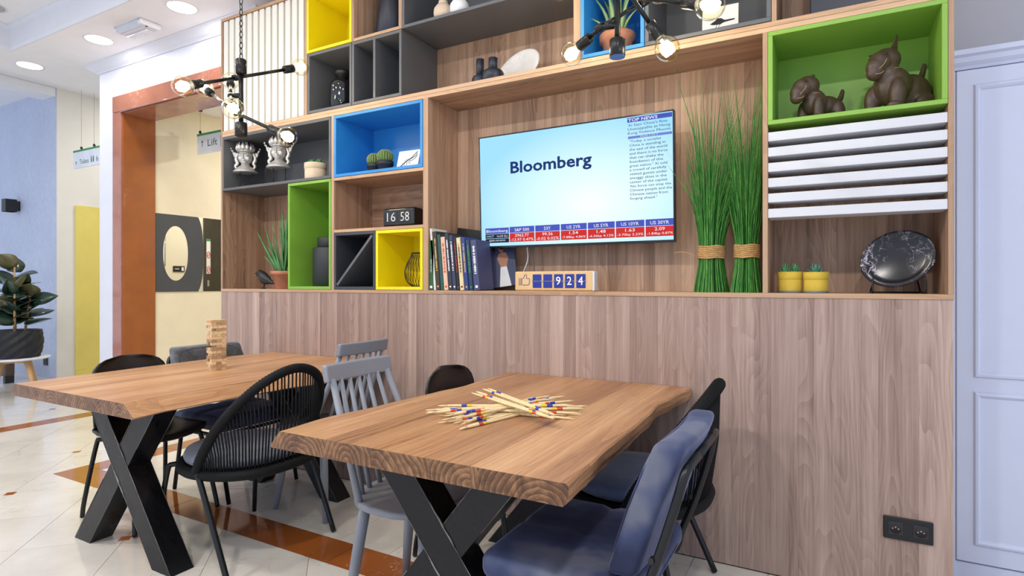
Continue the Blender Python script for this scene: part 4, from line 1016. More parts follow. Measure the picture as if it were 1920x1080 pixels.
# leather dogs
def dog(label, x, y, z, s, rz, sit):
    r = thing('toy_dog', label, 'toy dog', (x, y, z), R(rz), 'leather dogs in the green box')
    b = MB()    # faces -X; built at unit scale
    def e(c, q, rot=None): b.ell(tuple(a_ * s for a_ in c), tuple(a_ * s for a_ in q), 16, 12, rot=rot)
    if sit:
        e((.14, 0, .115), (.115, .10, .115)); e((.02, 0, .15), (.095, .09, .105)); e((-.015, 0, .205), (.065, .065, .07))
        for q in (-1, 1):
            e((-.035, q * .075, .085), (.042, .038, .085)); e((-.055, q * .078, .022), (.046, .034, .024)); e((.16, q * .09, .05), (.085, .04, .05)); e((.10, q * .10, .02), (.05, .032, .022))
        hx, hz = -.035, .285
    else:
        e((.10, 0, .115), (.09, .065, .068)); e((0, 0, .13), (.075, .068, .082)); e((-.03, 0, .175), (.05, .05, .055))
        for q in (-1, 1):
            e((-.03, q * .062, .075), (.034, .030, .078)); e((-.042, q * .064, .020), (.038, .030, .022)); e((.135, q * .058, .07), (.042, .032, .072)); e((.13, q * .062, .020), (.042, .030, .022))
        hx, hz = -.065, .225
    tb = [(.19 if not sit else .20, 0, .15 if not sit else .19), (.215 if not sit else .235, 0, .19 if not sit else .235), (.225 if not sit else .252, 0, .22 if not sit else .285)]
    bd = b; 
    for t_ in range(7):
        u = t_ / 6; p = Vector(tb[0]).lerp(Vector(tb[1]), min(1, u * 2)) if u < .5 else Vector(tb[1]).lerp(Vector(tb[2]), u * 2 - 1)
        e(tuple(p), (.020 - .006 * u, .018 - .004 * u, .022))
    e((hx + .012, 0, hz + .005), (.072, .066, .064)); e((hx - .03, 0, hz - .012), (.064, .056, .060)); e((hx - .062, 0, hz - .045), (.052, .045, .056)); e((hx - .074, 0, hz - .078), (.040, .037, .036))
    o_ = b.build('body', M['dog'], r); md = o_.modifiers.new('blend', 'REMESH'); md.mode = 'VOXEL'; md.voxel_size = .006 * s; md.use_smooth_shade = True
    sm = o_.modifiers.new('soften', 'SMOOTH'); sm.iterations = 5; sm.factor = .5
    for q, up in ((-1, 1), (1, 0)):
        base = Vector((hx + .02, q * .034, hz + .045))
        tip = base + (Vector((.018, q * .008, .085)) if (up and sit) else (Vector((-.055, q * .034, .004)) if sit else Vector((-.035, q * .030, .012))))
        sd = Vector((.9, -q * .1, 0)) if (up and sit) else Vector((.55, -q * .1, .8))
        sd.normalize(); w_ = .028
        ear = MB(); nn = (tip - base).cross(sd).normalized() * .004
        tri = [base - sd * w_, base + sd * w_, tip]
        ear.add([(p + nn) * s for p in tri] + [(p - nn) * s for p in tri], [(0, 1, 2), (5, 4, 3), (0, 3, 4, 1), (1, 4, 5, 2), (2, 5, 3, 0)]).build('ear', M['dog'], r)
        MB().ell(((hx - .048) * s, q * .049 * s, (hz + .018) * s), (.007 * s,) * 3, 10, 8).build('eye', M['black_gloss'], r)
        MB().tube([Vector(p) * s for p in spline([(hx - .05, q * .055, hz - .012), (hx - .066, q * .052, hz - .04), (hx - .090, q * .043, hz - .066)], 5)], .0014 * s, 5).build('seam', M['stitch'], r)
    MB().tube([Vector(p) * s for p in spline([(hx - .062, -.046, hz - .075), (hx - .078, -.043, hz - .088), (hx - .100, -.030, hz - .09)], 4)], .0015 * s, 5).build('mouth_stitch', M['stitch'], r)
    MB().tube([Vector(p) * s for p in spline([(hx + .06, -.05, hz - .045), (hx + .03, -.062, hz - .052), (hx + .0, -.058, hz - .056)], 4)], .0013 * s, 5).build('collar_stitch', M['stitch'], r)
    return r
dog('small brown leather toy dog standing in the green box', -.045, .14, 1.9135, .68, 46, False)
dog('large brown leather toy dog sitting in the green box with one ear up', .225, .135, 1.9135, .75, 46, True)

# grass bundles
def grass(label, x, y, rb, h, seed, lean, strays):
    q = random.Random(seed)
    r = thing('grass_bundle', label, 'grass bundle', (x, y, 1.1875), group='grass bundles in the shelf recess')
    zt = .185; rt = rb * .68; mb = MB()
    def blade(p0, p1, p2, p3, w_):
        P = [p0, p1, p2, p3]
        for c_ in P: c_.x = min(c_.x, -.246 - x); c_.y = min(c_.y, .288 - y)
        pts = spline(P, 4); m_ = len(pts); a_ = q.uniform(0, 3.14); sd = Vector((math.cos(a_), math.sin(a_) * .5, 0)); nn = Vector((-sd.y, sd.x, 0)) * .35
        rs = []
        for i, p in enumerate(pts):
            ww = w_ * (1 - (i / (m_ - 1)) ** 2.2 * .95); rs.append([p + sd * ww, p + nn * ww, p - sd * ww])
        mb.rings(rs, cap=False, smooth=True)
    for i in range(300):
        t = q.uniform(0, 2 * math.pi); u = math.sqrt(q.random())
        d_ = Vector((math.cos(t), math.sin(t), 0)); hh = h * (.50 + .50 * q.random() ** 1.7)
        sp_ = rb * (1.05 + .75 * u) * q.uniform(.8, 1.2)
        top = d_ * sp_ + Vector((lean * q.uniform(.2, 1.3), 0, hh))
        if y + top.y > .285: top.y = .285 - y - q.random() * .02
        blade(d_ * rb * (.35 + .65 * u) + Vector((0, 0, .0)), d_ * rt * u + Vector((0, 0, zt)), d_ * (rb * 1.05 * u) + Vector((lean * .15, 0, zt + (hh - zt) * .45)), top, q.uniform(.0024, .0050))
    for dx, dz in strays: blade(Vector((0, -.01, 0)), Vector((dx * .08, -.02, zt)), Vector((dx * .30, -.03, zt + (dz - zt) * .5)), Vector((dx, -.05, dz)), .0068)
    tag(mb.build('blades', M['grass'], r), kind='stuff')
    for k_ in range(7): MB().tube([((rt + .005) * math.cos(2 * math.pi * j / 24), (rt + .005) * math.sin(2 * math.pi * j / 24), zt - .028 + k_ * .0085 + .002 * math.sin(j)) for j in range(24)], .0045, 6, loop=True).build('rope_turn', M['jute'], r)
    return r
gb = grass('tall green grass bundle tied with rope, the left and taller one', -.468, .13, .078, 1.02, 5, .04, ((-.23, .72), (-.16, 1.06), (-.19, .60), (.20, 1.00)))
grass('green grass bundle tied with rope, the right one by the louvers', -.312, .11, .068, .98, 9, .005, ((-.05, .98), (.06, .95)))
cb = spline([(-.62, .06, 1.37), (-.58, .06, 1.372), (-.54, .07, 1.36), (-.525, .08, 1.345)], 6)
MB().tube(cb, .0016, 6).build('loose_twine', M['jute'], gb, (-.468, .13, 1.1875))

# ------------------------------------------------------------------ tables
def interp(tab, y):
    for (y0, a), (y1, b) in zip(tab, tab[1:]):
        if y <= y1: 
            t = (y - y0) / (y1 - y0); t = t * t * (3 - 2 * t); return a + (b - a) * t
    return tab[-1][1]
def table(label, cx, y0, y1, left, right, under_l, under_r, lx, seed, ends):
    q = random.Random(seed); ZT_, TH_ = .76, .056
    r = thing('dining_table', label, 'table', (cx, (y0 + y1) / 2, 0)); o = (cx, (y0 + y1) / 2, 0)
    cuts = ends; N = 40
    for i in range(len(cuts) - 1):
        rs = []
        for k_ in range(N + 1):
            y = y0 + .001 + (y1 - y0 - .002) * k_ / N
            xl_t = interp(left, y) if i == 0 else cuts[i] + .0002; xr_t = interp(right, y) if i == len(cuts) - 2 else cuts[i + 1] - .0002
            wob = .006 * noise.noise((seed, y * 6, 0)) + .004 * noise.noise((seed, y * 17, 3))
            xl_b = xl_t + (under_l + wob if i == 0 else 0); xr_b = xr_t + (under_r + wob if i == len(cuts) - 2 else 0)
            ed = [(xl_t + (.006 if i == 0 else .0004), ZT_)]
            ed += [(xr_t - (.006 if i == len(cuts) - 2 else .0004), ZT_)]
            if i == len(cuts) - 2: ed += [(xr_t, ZT_ - .005), (xr_t + under_r * .45 + .004, ZT_ - TH_ * .5), (xr_b, ZT_ - TH_ * .9), (xr_b - .006, ZT_ - TH_)]
            else: ed += [(xr_t, ZT_ - .0004), (xr_t, ZT_ - TH_)]
            if i == 0: ed += [(xl_b + .006, ZT_ - TH_), (xl_b, ZT_ - TH_ * .9), (xl_t + under_l * .45 - .004, ZT_ - TH_ * .5), (xl_t, ZT_ - .005)]
            else: ed += [(xl_t, ZT_ - TH_), (xl_t, ZT_ - .0004)]
            rs.append([(x_, y, z_) for x_, z_ in ed][::-1])
        mx_ = (cuts[i] + cuts[i + 1]) / 2; 
        st_ = MB().rings(rs, smooth=False); st_.v = [(p[0] - mx_, p[1] - o[1], p[2] - ZT_) for p in st_.v]
        st_.build('stave', M['table'], r, loc=(mx_ - cx, 0, ZT_))
    for ya in (y0 + .185, y1 - .30):
        fr = MB().bbox(lx - .33, lx + .33, ya + .01, ya + .09, .697, .7035, .001).build('leg_frame', M['steel'], r, o)
        hw = .0675
        for s in (-1, 1):
            f = s * .325; t = -s * .225; h = .697
            pl = [(lx + f - hw, .0), (lx + f + hw, .0), (lx + t + hw, h), (lx + t - hw, h)]
            e_ = .0 if s > 0 else .001
            mb = MB().prism_y(pl, ya + e_, ya + .10 - e_); mb.build('leg', M['steel'], fr, o)
            wl = MB()
            for xa, xb in ((pl[0], pl[3]), (pl[1], pl[2])):
                for yy in (ya, ya + .10):
                    A_, B_ = Vector((xa[0], yy, .003)), Vector((xb[0], yy, h - .004))
                    if s > 0: wl.tube([A_, B_], .0012, 5)
                    else:
                        sg = 1 if xa is pl[1] else -1
                        wl.tube([A_, A_.lerp(B_, .594 - .125 + .0 * sg - (.0 if sg < 0 else .125) + .0)], .0012, 5); wl.tube([A_.lerp(B_, .594 + .125 + (.0 if sg > 0 else .0)), B_], .0012, 5)
            tag(wl.build('edge_seam', M['weld'], fr, o), kind='stuff')
        zc = .697 * .325 / .55
        for s in (-1, 1):
            # weld bead where the second bar meets the first
            A_ = Vector((lx + .325 + s * hw, ya - .0006, 0)); B_ = Vector((lx - .225 + s * hw, ya - .0006, .697))
            tt = .594 + (.12 if s > 0 else -.12)
            wl = MB().tube([A_.lerp(B_, tt + u_ * .085) + Vector((.0015 * math.sin(u_ * 9), 0, 0)) for u_ in (-1, -.6, -.2, .2, .6, 1)], [.002, .0034, .0026, .0036, .0028, .002], 6)
            wl.build('weld', M['weld'], fr, o)
    return r
LT1 = [(-1.42, -1.522), (-1.22, -1.537), (-.95, -1.505), (-.64, -1.478), (-.46, -1.452), (-.33, -1.46), (-.004, -1.47)]
RT1 = [(-1.42, -.528), (-1.28, -.534), (-1.08, -.545), (-.85, -.548), (-.62, -.555), (-.43, -.570), (-.24, -.551), (-.004, -.532)]
table('live-edge wooden dining table with crossed black steel legs, nearest to the camera', -1.02, -1.408, -.005, LT1, RT1, -.036, -.006, -1.02, 3, [-1.52, -1.32, -1.135, -.95, -.80, -.55])
LT2 = [(-1.43, -3.322), (-1.14, -3.338), (-.73, -3.349), (-.30, -3.35), (-.004, -3.31)]
RT2 = [(-1.43, -2.390), (-1.27, -2.420), (-1.10, -2.418), (-.91, -2.41), (-.75, -2.405), (-.46, -2.345), (-.30, -2.338), (-.004, -2.37)]
table('live-edge wooden dining table carrying the stacked block tower', -2.80, -1.418, -.005, LT2, RT2, -.026, .065, -2.79, 8, [-3.33, -3.10, -2.92, -2.72, -2.56, -2.40])

# ------------------------------------------------------------------ chairs (origin on the floor, facing +X)
def rope_chair(cm):
    r = thing('rope_chair', 'x', 'chair')
    # seat ring plan: narrow front, wide round back
    ring = []
    for j in range(48):
        t = 2 * math.pi * j / 48; c, s = math.cos(t), math.sin(t)
        x_ = (.265 * abs(c) ** .75 * (1 if c > 0 else -1)) if c > 0 else -.285 * abs(c) ** .95
        x_ += -.02
        w_ = .285 if c < 0 else .285 - .075 * c
        y_ = w_ * abs(s) ** .80 * (1 if s > 0 else -1); ring.append((x_, y_))
    MB().tube([(x_, y_, .415) for x_, y_ in ring], .022, 10, loop=True).build('seat_ring', M['rope'], r)
    MB().prism([(x_ * .96, y_ * .96) for x_, y_ in ring], .392, .428).build('seat', M['rope'], r)
    cu = MB(); rs = []
    for k_, z_ in ((.86, .432), (.93, .440), (.95, .456), (.92, .474), (.80, .486), (.50, .492), (.02, .493)): rs.append([(x_ * k_ + .01, y_ * k_, z_) for x_, y_ in ring])
    cu.rings(rs).build('cushion', cm, r)
    # arch
    base = [(-.075, .285, .425), (-.115, .288, .50), (-.19, .270, .62), (-.265, .215, .73), (-.325, .125, .815), (-.345, .0, .850)]
    full = base + [(x_, -y_, z_) for x_, y_, z_ in base[-2::-1]]
    pts = spline(full, 14); m_ = len(pts)
    # resample evenly and give it the cord winding
    L = [0]
    for a_, b_ in zip(pts, pts[1:]): L.append(L[-1] + (b_ - a_).length)
    NS = 190; ev = []; k_ = 0
    for i in range(NS + 1):
        t = L[-1] * i / NS
        while k_ < m_ - 2 and L[k_ + 1] < t: k_ += 1
        ev.append(pts[k_].lerp(pts[k_ + 1], (t - L[k_]) / (L[k_ + 1] - L[k_])))
    MB().tube(ev, [.0195 + .0025 * (i % 2) for i in range(NS + 1)], 10).build('back_arch', M['rope'], r)
    # ropes from arch to the back of the ring
    back = [(x_, y_) for x_, y_ in ring if x_ < -.06]; back.sort(key=lambda p: math.atan2(p[1], -(p[0] + .02)))
    bl = spline([(x_, y_, .415) for x_, y_ in back], 8)
    NR = 58
    for i in range(NR):
        u = (i + .5) / NR; a_ = ev[int(NS * (1 - (.07 + .86 * u)))]; b_ = bl[int((len(bl) - 1) * (.04 + .92 * u))]
        mid = (a_ + b_) / 2 + Vector((-.012, 0, 0))
        MB().tube([a_, mid, b_], .0038, 5).build('rope', M['rope'], r)
    for s in (-1, 1):
        MB().tube(spline([(-.06, s * .27, .415), (-.082, s * .288, .42), (-.10, s * .288, .40), (-.20, s * .286, .19), (-.285, s * .285, .006)], 5), .0125, 10).build('leg', M['tube'], r)
        MB().tube(spline([(.17, s * .19, .40), (.205, s * .222, .40), (.222, s * .232, .375), (.25, s * .247, .2), (.279, s * .262, .006)], 5), .0115, 10).build('leg', M['tube'], r)
    return r
def velvet_chair(backm):
    r = thing('velvet_chair', 'x', 'chair')
    def dome(p): return (p.x, p.y, p.z + .012 * (1 - (p.x / .24) ** 2) * (1 - (p.y / .26) ** 2) * (p.z > 0) - .010 * (math.exp(-(p.x / .012) ** 2) + math.exp(-(p.y / .012) ** 2) * .6) * (p.z > 0))
    s_ = MB().rbox(-.01, 0, .435, .46, .51, .085, .036, 12, fn=dome).build('seat', M['velvet'], r)
    lp = []
    for t in range(48):
        a = 2 * math.pi * t / 48; c, q_ = math.cos(a), math.sin(a)
        lp.append((-.01 + .2295 * math.copysign(abs(c) ** .28, c), .2545 * math.copysign(abs(q_) ** .28, q_), .428))
    MB().tube(lp, .0034, 6, loop=True).build('piping', M['velvet'], s_)
    def bend(p):
        x_ = p.x - .32 * p.z - .10 * max(0, p.z + .02) ** 2 * 0 + .22 * p.y * p.y * 1.3 - (.06 * max(0, p.z) )
        return (x_, p.y * (1 - .06 * max(0, p.z) / .17), p.z)
    b_ = MB().rbox(-.255, 0, .665, .078, .47, .35, .022, 10, fn=bend).build('backrest', backm, r)
    edge = []
    for t in range(40):
        a = 2 * math.pi * t / 40; y_ = .225 * math.copysign(abs(math.cos(a)) ** .35, math.cos(a)); z_ = .163 * math.copysign(abs(math.sin(a)) ** .35, math.sin(a))
        p = bend(Vector((.035, y_, z_))); edge.append((p[0] - .252, p[1], p[2] + .665))
    MB().tube(edge, .0032, 6, loop=True).build('piping', backm, b_)
    for s in (-1, 1):
        MB().tube(spline([(-.350, s * .10, .785), (-.348, s * .17, .783), (-.340, s * .212, .765), (-.318, s * .226, .68), (-.278, s * .234, .55), (-.236, s * .236, .44), (-.225, s * .236, .395), (-.19, s * .236, .372), (0, s * .236, .372), (.17, s * .236, .372)], 6), .0115, 10).build('back_frame', M['tube'], r)
        MB().cyl((-.268, s * .248, .555), (-.268, s * .226, .555), .007, n=10).build('bolt', M['black'], r)
        MB().tube([(-.17, s * .236, .374), (-.253, s * .23, .006)], .0115, 10).build('leg', M['tube'], r)
        MB().tube([(.17, s * .236, .374), (.253, s * .23, .006)], .0115, 10).build('leg', M['tube'], r)
    MB().tube([(-.350, -.10, .785), (-.350, .10, .785)], .0115, 10).build('back_rail', M['tube'], r)
    MB().tube([(.17, -.236, .374), (.17, .236, .374)], .0105, 8).build('cross_bar', M['tube'], r)
    MB().tube([(-.19, -.236, .374), (-.19, .236, .374)], .0105, 8).build('cross_bar', M['tube'], r)
    return r
def shell_chair():
    r = thing('shell_chair', 'x', 'chair')
    prof = [(.205, .428, .155), (.215, .440, .165), (.19, .448, .19), (.10, .443, .205), (0, .437, .212), (-.10, .436, .212), (-.165, .447, .205), (-.20, .475, .198), (-.214, .53, .195), (-.222, .60, .195), (-.23, .68, .196), (-.236, .74, .195), (-.240, .775, .180), (-.243, .80, .155), (-.245, .818, .12), (-.246, .83, .07)]
    U = 14
    def P(v, u, off):
        x_, z_, w_ = prof[v]; a = -1 + 2 * u / U; y_ = w_ * a
        k_ = v / (len(prof) - 1)
        if k_ < .45: return (x_, y_, z_ + .022 * a * a - off)
        return (x_ + .045 * a * a - off, y_, z_)
    mb = MB(); V = len(prof); n = U + 1
    top = [P(v, u, 0) for v in range(V) for u in range(n)]; bot = [P(v, u, .011) for v in range(V) for u in range(n)]
    f = []
    for v in range(V - 1):
        for u in range(U):
            a, b, c, d = v * n + u, v * n + u + 1, (v + 1) * n + u + 1, (v + 1) * n + u
            f.append((a, b, c, d)); f.append((d + V * n, c + V * n, b + V * n, a + V * n))
    for v in range(V - 1):
        for u in (0, U): a, d = v * n + u, (v + 1) * n + u; q = (a, d, d + V * n, a + V * n); f.append(q if u == 0 else q[::-1])
    for u in range(U):
        for v in (0, V - 1): a, b = v * n + u, v * n + u + 1; q = (b, a, a + V * n, b + V * n); f.append(q if v == 0 else q[::-1])
    mb.add(top + bot, f, 0, True).build('seat_shell', M['shell'], r)
    for s in (-1, 1):
        MB().tube(spline([(-.12, s * .12, .416), (-.16, s * .165, .410), (-.178, s * .178, .385), (-.232, s * .208, .10), (-.245, s * .213, .006)], 5), .0115, 10).build('leg', M['tube'], r)
        MB().tube(spline([(.10, s * .12, .420), (.145, s * .16, .416), (.168, s * .172, .39), (.23, s * .205, .10), (.248, s * .213, .006)], 5), .0115, 10).build('leg', M['tube'], r)
    MB().tube([(-.12, -.12, .416), (-.12, .12, .416)], .010, 8).tube([(.10, -.12, .420), (.10, .12, .420)], .010, 8).tube([(-.12, 0, .416), (.10, 0, .420)], .010, 8).build('under_frame', M['tube'], r)
    return r
def spindle_chair():
    r = thing('spindle_chair', 'x', 'chair')
    pl = []
    for j in range(40):
        t = 2 * math.pi * j / 40; c, s = math.cos(t), math.sin(t)
        pl.append((.205 * abs(c) ** .62 * math.copysign(1, c) if c > 0 else -.20 * abs(c) ** .9, (.222 if c < 0.2 else .222 - .02 * c) * abs(s) ** .72 * math.copysign(1, s)))
    rs = [[(x_ * k_, y_ * k_, z_) for x_, y_ in pl] for k_, z_ in ((.95, .432), (.99, .437), (1.0, .448), (.985, .458), (.90, .456), (.5, .451), (.02, .449))]
    MB().rings(rs).build('seat', M['grey_paint'], r)
    for i in range(7):
        u = -1 + 2 * i / 6; yb, yt = u * .192, u * .150
        xb = -.175 + .075 * abs(u) ** 2.2; rad = (.0125, .0135) if abs(u) == 1 else (.0085, .0095)
        xt = -.292 + .016 * u * u
        MB().tube([(xb, yb, .445), ((xb + xt) / 2, (yb + yt) / 2, .655), (xt, yt, .868)], [rad[1], rad[1], rad[0]], 10).build('spindle', M['grey_paint'], r)
    def bend(p): return (p.x + .45 * p.y * p.y - .18 * p.z, p.y, p.z)
    MB().rbox(-.300, 0, .890, .028, .358, .064, .007, 8, fn=bend).build('top_rail', M['grey_paint'], r)
    for sx in (-1, 1):
        for sy in (-1, 1):
            MB().tube([(sx * .128, sy * .128, .440), (sx * .158, sy * .149, .22), (sx * .190, sy * .170, .004)], [.0215, .020, .0145], 14).build('leg', M['grey_paint'], r)
    return r
def place(r, x, y, deg, label, first=[set()]):
    r.location = (x, y, 0); r.rotation_euler = (0, 0, R(deg)); r['label'] = label
    r['group'] = 'chairs around the two tables'; return r
a = rope_chair(M['cushion_grey']); place(a, -2.415, -.873, 180, 'black rope-backed chair with a grey round cushion between the two tables')
b = copy_tree(a); place(b, -.700, -.385, 180, 'black rope-backed chair with a slate blue cushion against the plank front')
for ch in b.children:
    if ch.name.startswith('cushion'): ch.data = ch.data.copy(); ch.data.materials[0] = M['cushion_blue']
a = velvet_chair(M['velvet']); place(a, -.640, -1.02, 180, 'blue velvet chair with a padded back at the right of the near table')
b = copy_tree(a); place(b, -3.147, -.39, 0, 'velvet chair with a charcoal back behind the stacked block tower')
for ch in b.children:
    if ch.name.startswith('backrest'):
        ch.data = ch.data.copy(); ch.data.materials[0] = M['velvet_back']
        for g_ in ch.children: g_.data = g_.data.copy(); g_.data.materials[0] = M['velvet_back']
a = shell_chair(); place(a, -3.165, -.885, 0, 'black moulded shell chair at the left side of the far table')
b = copy_tree(a); place(b, -1.376, -.383, 0, 'black moulded shell chair against the plank front at the near table')
a = spindle_chair(); place(a, -1.345, -.935, 0, 'grey painted spindle-back chair tucked under the near table')
b = copy_tree(a); place(b, -2.435, -.362, 180, 'grey painted spindle-back chair facing the far table by the plank front')

# ------------------------------------------------------------------ block tower
TC = Vector((-2.900, -.690, .7603)); rot = R(-14.5); bw, bh, bl_ = .0253, .0150, .076
me = MB().bbox(-bl_ / 2, bl_ / 2, -bw / 2 + .0004, bw / 2 - .0004, 0, bh - .0002, .0008).mesh('game_block', M['block'])
gaps = {(3, 1), (5, 2), (8, 0), (9, 1), (13, 2), (14, 0)}
for lay in range(18):
    for i in range(3):
        if (lay, i) in gaps: continue
        o = bpy.data.objects.new('game_block', me); COL.objects.link(o)
        a = rot + (math.pi / 2 if lay % 2 else 0); d = (i - 1) * bw
        jx = rnd.uniform(-.0015, .0015)
        o.location = TC + Vector((-math.sin(a) * d + math.cos(a) * jx, math.cos(a) * d + math.sin(a) * jx, lay * bh)); o.rotation_euler = (0, 0, a + rnd.uniform(-.01, .01))
        ordn = ['bottom', 'second', 'third', 'fourth', 'fifth', 'sixth', 'seventh', 'eighth', 'ninth', 'tenth', 'eleventh', 'twelfth', 'thirteenth', 'fourteenth', 'fifteenth', 'sixteenth', 'seventeenth', 'top'][lay]
        sd = (('right-hand', 'middle', 'left-hand') if lay % 2 else ('camera-side', 'middle', 'wall-side'))[i]
        tag(o, '%s wooden block in the %s layer of the block tower%s' % (sd, ordn, '' if lay in (0, 17) else ', counted from the table'), 'game block', 'blocks of the stacked tower')

# ------------------------------------------------------------------ pick-up sticks
def stick(p, q, cols, lab):
    p, q = Vector(p), Vector(q); d = (q - p).normalized(); m_ = (p + q) / 2; p, q = m_ - d * .25, m_ + d * .25
    o = bpy.data.objects.new('pick_up_stick', None); bpy.data.objects.remove(o)
    st_ = [(0, .0012, 0), (.07, .0040, 0), (.13, .0048, 0), (.17, .0048, 0), (.172, .0048, 1), (.212, .0048, 1), (.214, .0048, 2), (.25, .0048, 2), (.252, .0048, 0), (.748, .0048, 0), (.75, .0048, 2), (.786, .0048, 2), (.788, .0048, 1), (.83, .0048, 1), (.832, .0048, 0), (.87, .0048, 0), (.93, .0040, 0), (1, .0012, 0)]
    mb = MB(); prev = None
    a = d.orthogonal().normalized(); b = d.cross(a)
    for (t0, r0, c0), (t1, r1, c1) in zip(st_, st_[1:]):
        c = c1 if c0 == c1 else 0
        mb.rings([[p + d * (.5 * t) + (a * math.cos(2 * math.pi * j / 8) + b * math.sin(2 * math.pi * j / 8)) * rr - m_ for j in range(8)] for t, rr in ((t0, r0), (t1, r1))], cap=(t0 == 0 or t1 == 1), mi=c)
    s_ = mb.build('pick_up_stick', [M['stick'], M[cols[0]], M[cols[1]]], None, loc=m_)
    tag(s_, lab, 'game stick', 'pick-up sticks on the near table')
C0 = (-1.00, -.86)
ang = [(8, 0, .00), (18, .02, -.01), (27, -.01, .02), (36, .015, 0), (44, -.02, .01), (52, .02, .015), (59, 0, -.02), (66, -.015, 0), (73, .01, .012), (80, .02, -.015), (88, -.02, 0), (49, -.035, -.02), (62, .035, .01), (31, .03, .02), (70, -.03, .02), (22, -.03, -.025), (40, .045, .03), (55, -.05, .0), (76, .04, -.03), (33, -.045, .0), (64, .0, .05), (13, .0, .05)]
tops = [(-28, .0, .0), (-31, .004, .014), (-26, -.006, -.014), (-33, .012, .024), (-29, -.012, .008)]
cc = [('s_blue', 's_red'), ('s_red', 's_blue'), ('s_blue', 's_yellow'), ('s_red', 's_yellow'), ('s_blue', 's_blue')]
tone = {0: 'blue and red', 1: 'red and blue', 2: 'blue and yellow', 3: 'red and yellow', 4: 'blue'}
zl = .7662
words = ['first', 'second', 'third', 'fourth', 'fifth', 'sixth', 'seventh', 'eighth', 'ninth', 'tenth', 'eleventh', 'twelfth', 'thirteenth', 'fourteenth', 'fifteenth', 'sixteenth', 'seventeenth', 'eighteenth', 'nineteenth', 'twentieth', 'twenty-first', 'last']
rank = {an: words[j] for j, an in enumerate(sorted(t_[0] for t_ in ang))}
for i, (an, dx, dy) in enumerate(ang):
    a = R(an); c = Vector((C0[0] + dx, C0[1] + dy, 0)); d = Vector((math.cos(a), math.sin(a), 0))
    z = zl - .0006 + (i % 3) * .0098; ti = .0 if i % 3 == 0 else .004
    stick(c - d * .25 + Vector((0, 0, z - ti * 0)), c + d * .25 + Vector((0, 0, z + ti)), cc[i % 5], '%s banded stick, %s in the fan counted from the wall-parallel one' % (tone[i % 5], rank[an]))
for i, (an, dx, dy) in enumerate(tops):
    a = R(an); c = Vector((C0[0] + .02 + dx, C0[1] + dy, 0)); d = Vector((math.cos(a), math.sin(a), 0)); z = zl + .036 + (i % 2) * .010
    stick(c - d * .25 + Vector((0, 0, z)), c + d * .25 + Vector((0, 0, z - .004)), cc[(i + 1) % 5], '%s banded stick on top of the pile, %s of five from the camera' % (tone[(i + 1) % 5], ['third', 'fifth', 'first', 'second', 'fourth'][i]))

